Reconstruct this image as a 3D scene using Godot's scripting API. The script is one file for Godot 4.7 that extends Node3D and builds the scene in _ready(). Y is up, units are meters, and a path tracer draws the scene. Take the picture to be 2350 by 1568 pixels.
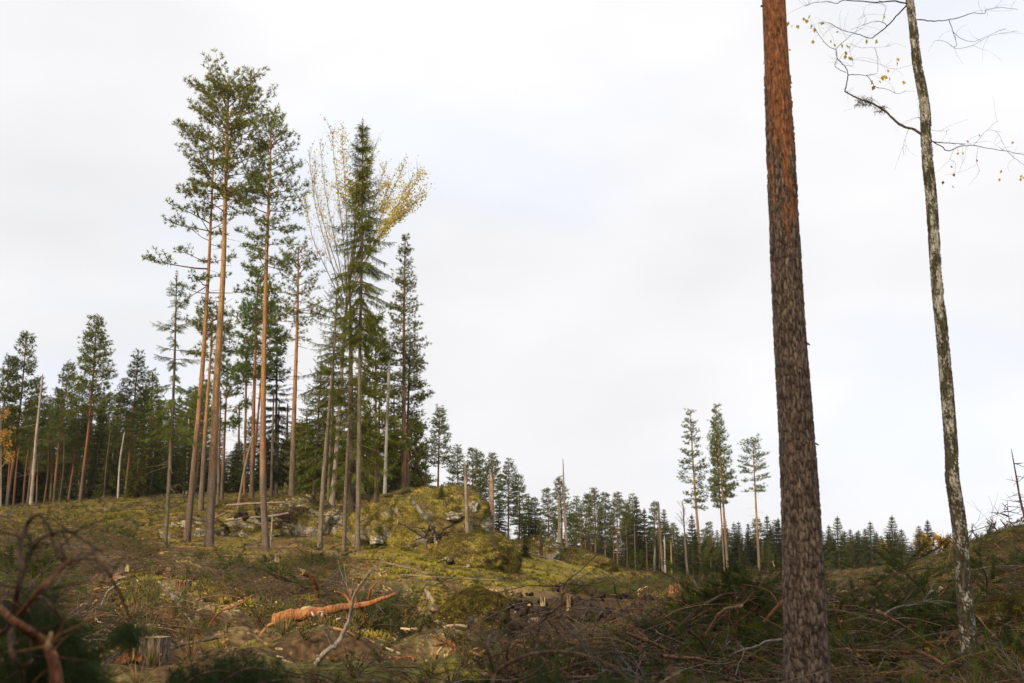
extends Node3D
# A felled clearing in a northern pine forest under a bright, thinly clouded autumn sky.
# at(px, py, distance) turns a place of the 2350 x 1568 survey grid of the view into a point of the world.

const FOCAL := 2611.0
const TILT := 0.1972
const EYE := 1.6
const GAIN := 2.0            # vertex colours are stored doubled, materials halve them

var rng := RandomNumberGenerator.new()
var noise_a := FastNoiseLite.new()
var noise_b := FastNoiseLite.new()
var noise_c := FastNoiseLite.new()
var noise_cell := FastNoiseLite.new()
var m_bark: StandardMaterial3D
var m_needle: StandardMaterial3D
var m_leaf: StandardMaterial3D
var m_ground: StandardMaterial3D
var m_rock: StandardMaterial3D
var m_moss: StandardMaterial3D
var tuft_fine := []
var tuft_slash := []
var tuft_near := []
var tuft_mid := []
var tuft_far := []
var spray_fine := []
var spray_far := []
var leaf_shape := []

# ---------------------------------------------------------------- geometry store
class Geo:
	var v := PackedVector3Array()
	var n := PackedVector3Array()
	var c := PackedColorArray()

	func add(t: Array, x: Transform3D, col: Color) -> void:
		var tv: PackedVector3Array = t[0]
		var tn: PackedVector3Array = t[1]
		v.append_array(x * tv)
		n.append_array(Transform3D(x.basis.orthonormalized(), Vector3.ZERO) * tn)
		var k := PackedColorArray()
		k.resize(tv.size())
		k.fill(Color(col.r * 2.0, col.g * 2.0, col.b * 2.0))
		c.append_array(k)

	func tri(a: Vector3, b: Vector3, d: Vector3, col: Color) -> void:
		var nn := (d - a).cross(b - a).normalized()
		var k := Color(col.r * 2.0, col.g * 2.0, col.b * 2.0)
		v.push_back(a); v.push_back(b); v.push_back(d)
		n.push_back(nn); n.push_back(nn); n.push_back(nn)
		c.push_back(k); c.push_back(k); c.push_back(k)

	# a tube through points p with radii r; colour cols[i] per ring, jit = tone spread, bump = radius spread
	func tube(p: PackedVector3Array, r: PackedFloat32Array, sides: int, cols: Array, rg: RandomNumberGenerator, jit := 0.15, bump := 0.0, cap := false, cap_col := Color(0.4, 0.28, 0.15)) -> void:
		var rows := p.size()
		var rv := []
		var rn := []
		var rc := []
		var side := Vector3.ZERO
		for i in rows:
			var d := (p[mini(i + 1, rows - 1)] - p[maxi(i - 1, 0)]).normalized()
			if i == 0:
				side = d.cross(Vector3(0.31, 0.2, 0.93)).normalized()
			side = (side - d * side.dot(d)).normalized()
			var up := side.cross(d)
			var a := PackedVector3Array()
			var b := PackedVector3Array()
			var k := PackedColorArray()
			var base: Color = cols[mini(i, cols.size() - 1)]
			for s in sides:
				var w := TAU * s / sides
				var o := side * cos(w) + up * sin(w)
				a.push_back(p[i] + o * r[i] * (1.0 + rg.randf_range(-bump, bump)))
				b.push_back(o)
				var f := 2.0 * (1.0 + rg.randf_range(-jit, jit))
				k.push_back(Color(base.r * f, base.g * f, base.b * f))
			rv.push_back(a); rn.push_back(b); rc.push_back(k)
		for i in rows - 1:
			var a0: PackedVector3Array = rv[i]
			var a1: PackedVector3Array = rv[i + 1]
			var n0: PackedVector3Array = rn[i]
			var n1: PackedVector3Array = rn[i + 1]
			var c0: PackedColorArray = rc[i]
			var c1: PackedColorArray = rc[i + 1]
			for s in sides:
				var q := (s + 1) % sides
				v.append_array(PackedVector3Array([a0[s], a1[q], a1[s], a0[s], a0[q], a1[q]]))
				n.append_array(PackedVector3Array([n0[s], n1[q], n1[s], n0[s], n0[q], n1[q]]))
				c.append_array(PackedColorArray([c0[s], c1[q], c1[s], c0[s], c0[q], c1[q]]))
		if cap:
			for e in [0, rows - 1]:
				var ring: PackedVector3Array = rv[e]
				for s in sides:
					tri(p[e], ring[s], ring[(s + 1) % sides], cap_col)

	func mesh() -> ArrayMesh:
		var arr := []
		arr.resize(Mesh.ARRAY_MAX)
		arr[Mesh.ARRAY_VERTEX] = v
		arr[Mesh.ARRAY_NORMAL] = n
		arr[Mesh.ARRAY_COLOR] = c
		var m := ArrayMesh.new()
		if v.size():
			m.add_surface_from_arrays(Mesh.PRIMITIVE_TRIANGLES, arr)
		return m

# ---------------------------------------------------------------- node helpers
func put(called: String, mesh: Mesh, mat: Material, parent: Node = self) -> MeshInstance3D:
	var o := MeshInstance3D.new()
	o.name = called
	o.mesh = mesh
	o.material_override = mat
	parent.add_child(o, true)
	return o

func thing(called: String, where: Vector3, parent: Node = self) -> Node3D:
	var o := Node3D.new()
	o.name = called
	o.position = where
	parent.add_child(o, true)
	return o

func tag(o: Node, label: String, category := "", group := "", kind := "") -> Node:
	if label: o.set_meta("label", label)
	if category: o.set_meta("category", category)
	if group: o.set_meta("group", group)
	if kind: o.set_meta("kind", kind)
	return o

func copy_of(proto: Node3D, called: String, where: Vector3) -> Node3D:
	var o: Node3D = proto.duplicate()
	o.name = called
	o.position = where
	add_child(o, true)
	return o

func lin(r: float, g: float, b: float) -> Color:
	return Color(r, g, b)

func tone(c: Color, f: float) -> Color:
	return Color(c.r * f, c.g * f, c.b * f)

func jitter(c: Color, f: float) -> Color:
	var k := 1.0 + rng.randf_range(-f, f)
	return Color(c.r * k * (1.0 + rng.randf_range(-f, f) * 0.35), c.g * k, c.b * k * (1.0 + rng.randf_range(-f, f) * 0.35))

func matte(rough: float, back := 0.0, spec := 0.3) -> StandardMaterial3D:
	var m := StandardMaterial3D.new()
	m.vertex_color_use_as_albedo = true
	m.albedo_color = Color(0.5, 0.5, 0.5).linear_to_srgb()
	m.roughness = rough
	m.metallic_specular = spec
	if back > 0.0:
		m.backlight_enabled = true
		m.backlight = Color(back, back, back * 0.6)
	return m

# Y along d, turned by roll, scaled
func aim(d: Vector3, roll: float, s: float) -> Basis:
	var y := d.normalized()
	var x := y.cross(Vector3(0.37, 0.21, 0.9)).normalized()
	var z := x.cross(y)
	var b := Basis(x, y, z)
	return Basis(y, roll) * b * Basis.from_scale(Vector3(s, s, s))

# ---------------------------------------------------------------- leaf and needle templates
func fan_template(count: int, length: float, width: float, low: float, high: float, along: float) -> Array:
	var v := PackedVector3Array()
	var n := PackedVector3Array()
	for i in count:
		var w := TAU * (i * 0.618 + rng.randf_range(-0.06, 0.06))
		var lean := deg_to_rad(rng.randf_range(low, high))
		var d := Vector3(cos(w) * sin(lean), cos(lean), sin(w) * sin(lean))
		var p := Vector3(0, along * i / count, 0)
		var s := d.cross(Vector3(rng.randf_range(-1, 1), rng.randf_range(-1, 1), rng.randf_range(-1, 1))).normalized() * width * 0.5
		var l := length * rng.randf_range(0.75, 1.1)
		v.append_array(PackedVector3Array([p - s, p + s, p + d * l]))
		var nn := (d * l + s).cross(s * 2.0).normalized()
		n.append_array(PackedVector3Array([nn, nn, nn]))
	return [v, n]

# a flat frond of length 1 along +Y, its side blades in the XY plane
func frond_template(pairs: int, width: float, blade: float) -> Array:
	var v := PackedVector3Array()
	var n := PackedVector3Array()
	for i in pairs * 2 + 1:
		var f := float(i / 2) / pairs
		var sgn := -1.0 if i % 2 else 1.0
		var p := Vector3(0, f * 0.85, 0)
		var ang := deg_to_rad(rng.randf_range(35, 60)) * sgn
		var d := Vector3(sin(ang), cos(ang), rng.randf_range(-0.35, 0.35)).normalized()
		var l := width * (1.0 - f * 0.55) * rng.randf_range(0.8, 1.15)
		if i == pairs * 2:
			d = Vector3(0, 1, 0); p = Vector3(0, 0.7, 0); l = 0.35
		var s := Vector3(-d.y, d.x, rng.randf_range(-0.5, 0.5)).normalized() * blade * 0.5
		v.append_array(PackedVector3Array([p - s, p + s, p + d * l]))
		var nn := (d * l + s).cross(s * 2.0).normalized()
		n.append_array(PackedVector3Array([nn, nn, nn]))
	return [v, n]

func make_templates() -> void:
	for i in 4:
		tuft_fine.push_back(fan_template(14, 0.15, 0.016, 15, 75, 0.12))
		tuft_near.push_back(fan_template(38, 0.075, 0.003, 15, 65, 0.1))
		tuft_slash.push_back(fan_template(22, 0.11, 0.0055, 12, 70, 0.1))
		tuft_mid.push_back(fan_template(9, 0.2, 0.036, 15, 80, 0.14))
		tuft_far.push_back(fan_template(7, 0.34, 0.085, 15, 85, 0.2))
		spray_fine.push_back(frond_template(6, 0.36, 0.075))
		spray_far.push_back(frond_template(4, 0.42, 0.15))
	leaf_shape = [PackedVector3Array([Vector3(0, 0, 0), Vector3(-0.4, 0.45, 0.06), Vector3(0, 1, -0.05), Vector3(0, 0, 0), Vector3(0, 1, -0.05), Vector3(0.4, 0.45, 0.06)]), PackedVector3Array([Vector3(-0.1, 0, 1), Vector3(-0.1, 0, 1), Vector3(-0.1, 0, 1), Vector3(0.1, 0, 1), Vector3(0.1, 0, 1), Vector3(0.1, 0, 1)])]

# ---------------------------------------------------------------- places
func at(px: float, py: float, dist: float) -> Vector3:
	var dx := (px - 1175.0) / FOCAL
	var dy := -(py - 784.0) / FOCAL
	var s := dist / (cos(TILT) - dy * sin(TILT))
	return Vector3(dx * s, EYE + (dy * cos(TILT) + sin(TILT)) * s, -dist)

# columns of the survey grid, rows of distance, ground heights relative to the eye
const COLS := [-300.0, 0.0, 250.0, 500.0, 750.0, 1000.0, 1200.0, 1400.0, 1650.0, 1900.0, 2100.0, 2350.0, 2650.0]
const ROWS := [0.5, 4.0, 8.0, 12.0, 20.0, 30.0, 42.0, 55.0, 70.0, 95.0, 130.0, 200.0, 420.0]
const SEEN := [
	[1490, 1490, 1490, 1495, 1505, 1515, 1520, 1520, 1515, 1515, 1520, 1490, 1450],
	[1395, 1400, 1400, 1410, 1415, 1425, 1425, 1430, 1420, 1400, 1378, 1340, 1305],
	[1320, 1325, 1330, 1335, 1340, 1352, 1375, 1390, 1378, 1368, 1342, 1272, 1240],
	[1258, 1265, 1275, 1288, 1297, 1302, 1330, 1358, 1354, 1347, 1316, 1226, 1205],
	[1220, 1228, 1240, 1254, 1256, 1258, 1300, 1340, 1344, 1336, 1312, 1244, 1215],
	[1190, 1190, 1185, 1160, 1150, 1160, 1258, 1312, 1338, 1325, 1305, 1262, 1240],
	[1165, 1165, 1145, 1135, 1132, 1180, 1262, 1310, 1333, 1318, 1306, 1292, 1290],
	[1185, 1185, 1170, 1160, 1160, 1215, 1280, 1314, 1330, 1314, 1308, 1302, 1300],
]
var heights := []
var azimuths := PackedFloat32Array()

var kept_clear := []       # [px0, px1, d0, d1]: where a thing lies open to view

# 0 open, 1 mostly kept free, 2 wholly kept free
func covered(px: float, d: float, reach := 0.4) -> int:
	var m := reach * FOCAL / d
	var found := 0
	for k in kept_clear:
		var w := m * (1.8 if k.size() > 4 else 1.0)
		if px > k[0] - w and px < k[1] + w and d > k[2] and d < k[3]:
			if k.size() > 4: return 2
			found = 1
	return found

func make_heights() -> void:
	for c in COLS:
		azimuths.push_back(atan((c - 1175.0) / FOCAL * 0.985))
	for i in ROWS.size():
		var row := PackedFloat32Array()
		for j in COLS.size():
			var d: float = ROWS[i]
			var h := -1.6
			if i == 1: h = -1.4
			elif i == 2: h = -1.05 - 0.1 * (0.5 + 0.5 * cos(j * 1.3)) - (0.12 if j > 7 else 0.0)
			elif i >= 3 and i <= 10: h = -(SEEN[i - 3][j] - 1306.0) * d / 2715.0
			elif i > 10: h = -1.5
			row.push_back(h)
		heights.push_back(row)

func cubic(a: float, b: float, c: float, d: float, t: float) -> float:
	return b + 0.5 * t * (c - a + t * (2.0 * a - 5.0 * b + 4.0 * c - d + t * (3.0 * (b - c) + d - a)))

func smooth_ground(x: float, z: float) -> float:
	var r := sqrt(x * x + z * z)
	var az := atan2(x, -z)
	var lim := clampf(az, azimuths[0], azimuths[-1])
	var d := clampf(r * cos(lim), 0.5, 419.0)
	var i := 0
	while i < ROWS.size() - 2 and d > ROWS[i + 1]: i += 1
	var j := 0
	while j < COLS.size() - 2 and lim > azimuths[j + 1]: j += 1
	var u := (lim - azimuths[j]) / (azimuths[j + 1] - azimuths[j])
	var w := (log(d) - log(ROWS[i])) / (log(ROWS[i + 1]) - log(ROWS[i]))
	var q := PackedFloat32Array()
	for k in 4:
		var row: PackedFloat32Array = heights[clampi(i + k - 1, 0, ROWS.size() - 1)]
		q.push_back(cubic(row[maxi(j - 1, 0)], row[j], row[j + 1], row[mini(j + 2, COLS.size() - 1)], u))
	var h := cubic(q[0], q[1], q[2], q[3], w)
	return EYE + lerpf(h, -1.3, smoothstep(1.0, 2.0, absf(az)))

func mud_share(x: float, z: float) -> float:
	var d := -z
	var px := 1175.0 + x / maxf(d, 1.0) * FOCAL * 1.015
	var a := (px - 1325.0) / 190.0
	var b := (d - 25.5 - (px - 1330.0) * 0.035) / 9.5
	return clampf(1.35 - sqrt(a * a + b * b) + noise_b.get_noise_2d(x * 3.0, z * 3.0) * 0.45, 0.0, 1.0)

# the hollow in front of and under the mud, worn level by wheels
func hollow(x: float, z: float) -> float:
	var d := -z
	if d < 8.0 or d > 40.0: return 0.0
	var a := (1175.0 + x / d * FOCAL * 1.015 - 1325.0) / 260.0
	var b := (d - 20.0) / 12.0
	return clampf(1.5 - sqrt(a * a + b * b) * 1.2, 0.0, 1.0)

func ground_y(x: float, z: float) -> float:
	var d := sqrt(x * x + z * z)
	var k := smoothstep(3.0, 9.0, d)
	var y := smooth_ground(x, z)
	var flat := hollow(x, z)
	y -= flat * 0.12
	k *= 1.0 - 0.75 * flat
	y += k * (noise_a.get_noise_2d(x * 2.0, z * 2.0) * 0.2 + noise_c.get_noise_2d(x * 12.0, z * 12.0) * 0.3 * smoothstep(26.0, 16.0, d) + noise_b.get_noise_2d(x * 6.0, z * 6.0) * 0.07)
	var mud := mud_share(x, z) if z < -15.0 and z > -45.0 else 0.0
	if mud > 0.0:
		y += mud * (noise_cell.get_noise_2d(x * 9.0, z * 9.0) * 0.16 - 0.1 + 0.09 * sin((x - z * 0.35) * 2.6))
	return y

func ground(px: float, dist: float) -> Vector3:
	var x := (px - 1175.0) / FOCAL * dist * 0.985
	for i in 3:
		var y := ground_y(x, -dist)
		x = (px - 1175.0) / FOCAL * (dist * cos(TILT) + (y - EYE) * sin(TILT))
	return Vector3(x, ground_y(x, -dist), -dist)

# where the line of sight through (px, py) meets the ground
func hit(px: float, py: float) -> Vector3:
	var d := 4.0
	while d < 150.0:
		var p := at(px, py, d)
		if p.y <= ground_y(p.x, p.z): return p
		d *= 1.012
	return at(px, py, 150.0)

# ---------------------------------------------------------------- the scene
func _ready() -> void:
	rng.seed = 20251
	for p in [[noise_a, 11, 0.12, 4], [noise_b, 23, 0.11, 4], [noise_c, 37, 0.05, 3]]:
		p[0].seed = p[1]
		p[0].frequency = p[2]
		p[0].fractal_octaves = p[3]
	noise_cell.seed = 5
	noise_cell.noise_type = FastNoiseLite.TYPE_CELLULAR
	noise_cell.frequency = 0.12
	noise_cell.fractal_type = FastNoiseLite.FRACTAL_NONE

	var cam := Camera3D.new()
	cam.name = "camera"
	cam.position = Vector3(0, EYE, 0)
	cam.rotation = Vector3(TILT, 0, 0)
	cam.keep_aspect = Camera3D.KEEP_HEIGHT
	var lens := CameraAttributesPhysical.new()
	lens.frustum_focal_length = 39.96
	lens.frustum_focus_distance = 30.0
	lens.exposure_aperture = 4.0
	cam.attributes = lens
	cam.fov = 33.43
	cam.near = 0.05
	cam.far = 1500.0
	add_child(cam)

	var env := Environment.new()
	env.background_mode = Environment.BG_SKY
	env.tonemap_mode = Environment.TONE_MAPPER_LINEAR
	env.tonemap_exposure = 1.1
	env.fog_enabled = true
	env.fog_density = 0.0001
	env.fog_light_color = Color(0.93, 0.95, 1.0)
	env.sdfgi_enabled = true
	env.ssao_enabled = true
	env.ssil_enabled = true
	var sky := Sky.new()
	var pan := PanoramaSkyMaterial.new()
	pan.panorama = sky_picture()
	sky.sky_material = pan
	env.sky = sky
	var we := WorldEnvironment.new()
	we.name = "environment"
	we.environment = env
	add_child(we)

	var sun := DirectionalLight3D.new()
	sun.name = "sun"
	sun.light_energy = 1.6
	sun.light_angular_distance = 8.0
	sun.light_color = Color(1.0, 0.9, 0.74)
	sun.shadow_enabled = true
	sun.basis = Basis.looking_at(Vector3(0.5, -0.42, -0.72), Vector3.UP)
	add_child(sun)

	m_bark = matte(0.9)
	m_needle = matte(0.8, 0.85, 0.1)
	m_leaf = matte(0.6, 0.9)
	m_rock = matte(0.95)
	m_moss = matte(0.9, 0.3)
	m_ground = matte(1.0, 0.0, 0.1)
	var grain := NoiseTexture2D.new()
	var gn := FastNoiseLite.new()
	gn.seed = 3
	gn.frequency = 0.03
	gn.fractal_octaves = 5
	grain.noise = gn
	grain.width = 512
	grain.height = 512
	grain.seamless = true
	var ramp := Gradient.new()
	ramp.set_color(0, Color(0.35, 0.34, 0.33))
	ramp.set_color(1, Color(1, 1, 1))
	grain.color_ramp = ramp
	m_bark.albedo_texture = grain
	m_bark.uv1_triplanar = true
	m_bark.uv1_scale = Vector3(2.6, 0.55, 2.6)
	m_bark.albedo_color = Color(0.75, 0.75, 0.75).linear_to_srgb()
	for m in [m_ground, m_rock]:
		m.albedo_texture = grain
		m.uv1_triplanar = true
		m.uv1_world_triplanar = true
		m.uv1_scale = Vector3(0.6, 0.6, 0.6)
		m.albedo_color = Color(0.75, 0.75, 0.75).linear_to_srgb()
	make_templates()
	make_heights()
	build_ground()
	rng.seed = 11
	build_rocks()
	rng.seed = 21
	near_pine()
	rng.seed = 31
	near_birch()
	rng.seed = 41
	knoll_trees()
	rng.seed = 51
	forest()
	shade_trees()
	rng.seed = 61
	fallen_wood()
	rng.seed = 71
	near_boughs()
	rng.seed = 82
	litter()

func sky_picture() -> ImageTexture:
	var w := 1024
	var h := 512
	var im := Image.create(w, h, false, Image.FORMAT_RGBF)
	var n := FastNoiseLite.new()
	n.seed = 8
	n.frequency = 1.1
	n.fractal_octaves = 5
	for j in h:
		var up := (0.5 - (j + 0.5) / h) * PI
		for i in w:
			var az := ((i + 0.5) / w - 0.5) * TAU
			var d := Vector3(sin(az) * cos(up), sin(up), -cos(az) * cos(up))
			var q := Vector3(d.x, d.y * 2.6, d.z)
			var a := n.get_noise_3dv(q * 1.2)
			var b := n.get_noise_3dv(q * 2.9 + Vector3(7, 3, 1))
			var c := 0.865 + a * 0.15 + b * 0.06 + 0.5 * smoothstep(0.5, 1.0, d.y)
			var gap := smoothstep(0.12, 0.45, n.get_noise_3dv(Vector3(d.x * 1.6, d.y * 3.0, d.z * 1.6) + Vector3(2.2, 0.4, 9.3)))
			var col := Color(c * 0.995, c * 0.992, c * 1.01)
			col = col.lerp(Color(0.7, 0.79, 0.97), gap * 0.3)
			if d.y < 0.0: col = col.lerp(Color(0.2, 0.19, 0.14), smoothstep(0.0, -0.08, d.y))
			im.set_pixel(i, j, col)
	return ImageTexture.create_from_image(im)

# ---------------------------------------------------------------- the ground
const LITTER := Color(0.19, 0.12, 0.06)
const STRAW := Color(0.36, 0.26, 0.115)
const MOSS := Color(0.29, 0.24, 0.035)
const HERB := Color(0.085, 0.095, 0.03)
const MUD := Color(0.05, 0.034, 0.023)

func moss_share(x: float, z: float) -> float:
	var d := -z
	var px := 1175.0 + x / maxf(d, 1.0) * FOCAL * 1.015
	var m := 0.12
	m += 0.75 * smoothstep(380.0, 30.0, absf(px - 1060.0)) * smoothstep(30.0, 42.0, d) * smoothstep(75.0, 60.0, d)
	m += 0.5 * smoothstep(250.0, 0.0, absf(px - 1330.0)) * smoothstep(55.0, 66.0, d) * smoothstep(95.0, 80.0, d)
	m += 0.25 * smoothstep(500.0, 100.0, absf(px - 350.0)) * smoothstep(35.0, 60.0, d)
	m += 0.4 * smoothstep(2000.0, 2250.0, px) * smoothstep(20.0, 12.0, d)
	return m

func ground_colour(x: float, z: float) -> Color:
	var a := noise_a.get_noise_2d(x * 4.0 + 40.0, z * 4.0) + rng.randf_range(-0.25, 0.25)
	var b := noise_b.get_noise_2d(x * 3.0 - 70.0, z * 3.0) + rng.randf_range(-0.2, 0.2)
	var c := LITTER.lerp(STRAW, smoothstep(-0.25, 0.45, a))
	var humus_shade := smoothstep(26.0, 13.0, -z + a * 12.0)
	c = c.lerp(Color(0.06, 0.04, 0.026), humus_shade * 0.6)  # near ground coloured darker: humus tone plus painted shade under the slash
	c = c.lerp(HERB, smoothstep(0.0, 0.45, b) * 0.8)
	var m := moss_share(x, z) + noise_c.get_noise_2d(x * 7.0, z * 7.0) * 0.6
	c = c.lerp(MOSS, smoothstep(0.25, 0.65, m) * 0.9)
	if z < -15.0 and z > -45.0: c = c.lerp(MUD, smoothstep(0.05, 0.6, mud_share(x, z) + a * 0.5) * 0.95)
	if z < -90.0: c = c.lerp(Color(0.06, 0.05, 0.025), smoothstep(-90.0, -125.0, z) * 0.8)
	return c

func build_ground() -> void:
	var az := PackedFloat32Array()
	for i in 361: az.push_back(deg_to_rad(-36.0 + 72.0 * i / 360.0))
	for i in 29: az.push_back(deg_to_rad(36.0 + 288.0 * (i + 1) / 29.0))
	var rings := 300
	var v := PackedVector3Array()
	var c := PackedColorArray()
	var cols := az.size()
	for j in rings:
		var r := 1.2 * pow(1000.0 / 1.2, float(j) / (rings - 1)) if j else 0.0
		for i in cols:
			var x := r * sin(az[i])
			var z := -r * cos(az[i])
			v.push_back(Vector3(x, ground_y(x, z) if r < 415.0 else EYE - 1.5, z))
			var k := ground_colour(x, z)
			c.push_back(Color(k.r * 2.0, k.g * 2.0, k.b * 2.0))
	var idx := PackedInt32Array()
	for j in rings - 1:
		for i in cols - 1:
			var a := j * cols + i
			idx.append_array(PackedInt32Array([a, a + cols, a + 1, a + 1, a + cols, a + cols + 1]))
	var n := PackedVector3Array()
	n.resize(v.size())
	for j in rings:
		for i in cols:
			var e := v[j * cols + mini(i + 1, cols - 1)] - v[j * cols + maxi(i - 1, 0)]
			var f := v[mini(j + 1, rings - 1) * cols + i] - v[maxi(j - 1, 0) * cols + i]
			var q := e.cross(-f).normalized() * -1.0
			if q.y < 0.0: q = -q
			n[j * cols + i] = q if q.length() > 0.5 else Vector3.UP
	var arr := []
	arr.resize(Mesh.ARRAY_MAX)
	arr[Mesh.ARRAY_VERTEX] = v
	arr[Mesh.ARRAY_NORMAL] = n
	arr[Mesh.ARRAY_COLOR] = c
	arr[Mesh.ARRAY_INDEX] = idx
	var m := ArrayMesh.new()
	m.add_surface_from_arrays(Mesh.PRIMITIVE_TRIANGLES, arr)
	tag(put("ground", m, m_ground), "felled forest floor of brown litter, straw, moss and churned mud", "ground", "", "structure")

# ---------------------------------------------------------------- rocks
var moss_spots := []      # [position, normal] on every rock

func rock(called: String, label: String, centre: Vector3, radii: Vector3, seed_no: int, bare: float, square := 1.0, turn := 0.0, moss_dim := 1.0, lump := 0.4) -> Node3D:
	var root := thing(called, centre)
	root.rotation.y = turn
	tag(root, label, "rock")
	var nz := FastNoiseLite.new()
	nz.seed = seed_no
	nz.frequency = 0.9
	nz.fractal_octaves = 4
	kept_clear.push_back([1175.0 + (centre.x / -centre.z * FOCAL) * 1.015 - radii.x * 1.15 * FOCAL / -centre.z, 1175.0 + (centre.x / -centre.z * FOCAL) * 1.015 + radii.x * 1.15 * FOCAL / -centre.z, -centre.z * 0.7, -centre.z * 1.02])
	var rows := 64 if radii.x > 0.5 else 18
	var cols := 120 if radii.x > 0.5 else 30
	var v := PackedVector3Array()
	var n := PackedVector3Array()
	var c := PackedColorArray()
	var big := maxf(radii.x, radii.z)
	for j in rows + 1:
		var up := PI * (0.5 - float(j) / rows)
		for i in cols + 1:
			var w := TAU * (i % cols) / cols
			var d := Vector3(cos(w) * cos(up), sin(up), sin(w) * cos(up))
			var e := Vector3(signf(d.x) * pow(absf(d.x), square), signf(d.y) * pow(absf(d.y), square), signf(d.z) * pow(absf(d.z), square))
			var k := 1.0 + nz.get_noise_3dv(d * 1.1) * lump + nz.get_noise_3dv(d * 4.0 + Vector3(9, 0, 0)) * 0.13 + nz.get_noise_3dv(d * 16.0) * 0.025
			v.push_back(e * radii * k)
			n.push_back(Vector3.UP)
			c.push_back(Color(0, 0, 0))
	for j in rows + 1:
		for i in cols + 1:
			var a := v[j * (cols + 1) + (i + 1) % cols] - v[j * (cols + 1) + (i + cols - 1) % cols]
			var b := v[mini(j + 1, rows) * (cols + 1) + i] - v[maxi(j - 1, 0) * (cols + 1) + i]
			var q := a.cross(b).normalized()
			var p := v[j * (cols + 1) + i]
			if q.dot(p) < 0.0: q = -q
			if q.length() < 0.5: q = Vector3(0, signf(p.y), 0)
			n[j * (cols + 1) + i] = q
			var s := nz.get_noise_3dv(p * (2.2 / big) + Vector3(3, 3, 3)) + nz.get_noise_3dv(p * (8.0 / big)) * 0.5
			var mossy := smoothstep(-0.12, 0.1, q.y * 0.8 - bare + s * 0.75)
			var stone := Color(0.56, 0.5, 0.42).lerp(Color(0.27, 0.24, 0.2), smoothstep(-0.2, 0.4, nz.get_noise_3dv(p * (14.0 / big))))
			var green := Color(0.31, 0.26, 0.052).lerp(Color(0.18, 0.145, 0.034), smoothstep(-0.25, 0.4, nz.get_noise_3dv(p * (5.0 / big) + Vector3(5, 1, 0)) + rng.randf_range(-0.2, 0.2)))
			green = tone(green, 0.82 + 0.32 * smoothstep(-0.3, 0.35, nz.get_noise_3dv(p * (2.6 / big) + Vector3(0, 4, 7))))
			green = green.lerp(Color(0.17, 0.11, 0.055), smoothstep(-0.05, 0.35, nz.get_noise_3dv(p * (4.0 / big) + Vector3(1, 8, 3))) * 0.7)
			var k := stone.lerp(tone(green, moss_dim), mossy)  # moss colour scaled down; on the right bank this paints in shade
			c[j * (cols + 1) + i] = Color(k.r * 2.0, k.g * 2.0, k.b * 2.0)
			if mossy > 0.6 and p.y > -radii.y * 0.5: moss_spots.push_back([root.transform * p, root.basis * q, tone(green, moss_dim), big])
	var idx := PackedInt32Array()
	for j in rows:
		for i in cols:
			var a := j * (cols + 1) + i
			idx.append_array(PackedInt32Array([a, a + cols + 1, a + 1, a + 1, a + cols + 1, a + cols + 2]))
	var arr := []
	arr.resize(Mesh.ARRAY_MAX)
	arr[Mesh.ARRAY_VERTEX] = v
	arr[Mesh.ARRAY_NORMAL] = n
	arr[Mesh.ARRAY_COLOR] = c
	arr[Mesh.ARRAY_INDEX] = idx
	var m := ArrayMesh.new()
	m.add_surface_from_arrays(Mesh.PRIMITIVE_TRIANGLES, arr)
	put("stone", m, m_rock, root)
	return root

func rock_at(called: String, label: String, px: float, py: float, dist: float, half_px: float, high_px: float, deep: float, seed_no: int, bare: float, square := 1.0, turn := 0.0, moss_dim := 1.0, lump := 0.4) -> void:
	var s := dist / FOCAL
	rock(called, label, at(px, py, dist), Vector3(half_px * s, high_px * s, deep), seed_no, bare, square, turn, moss_dim, lump)

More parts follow.
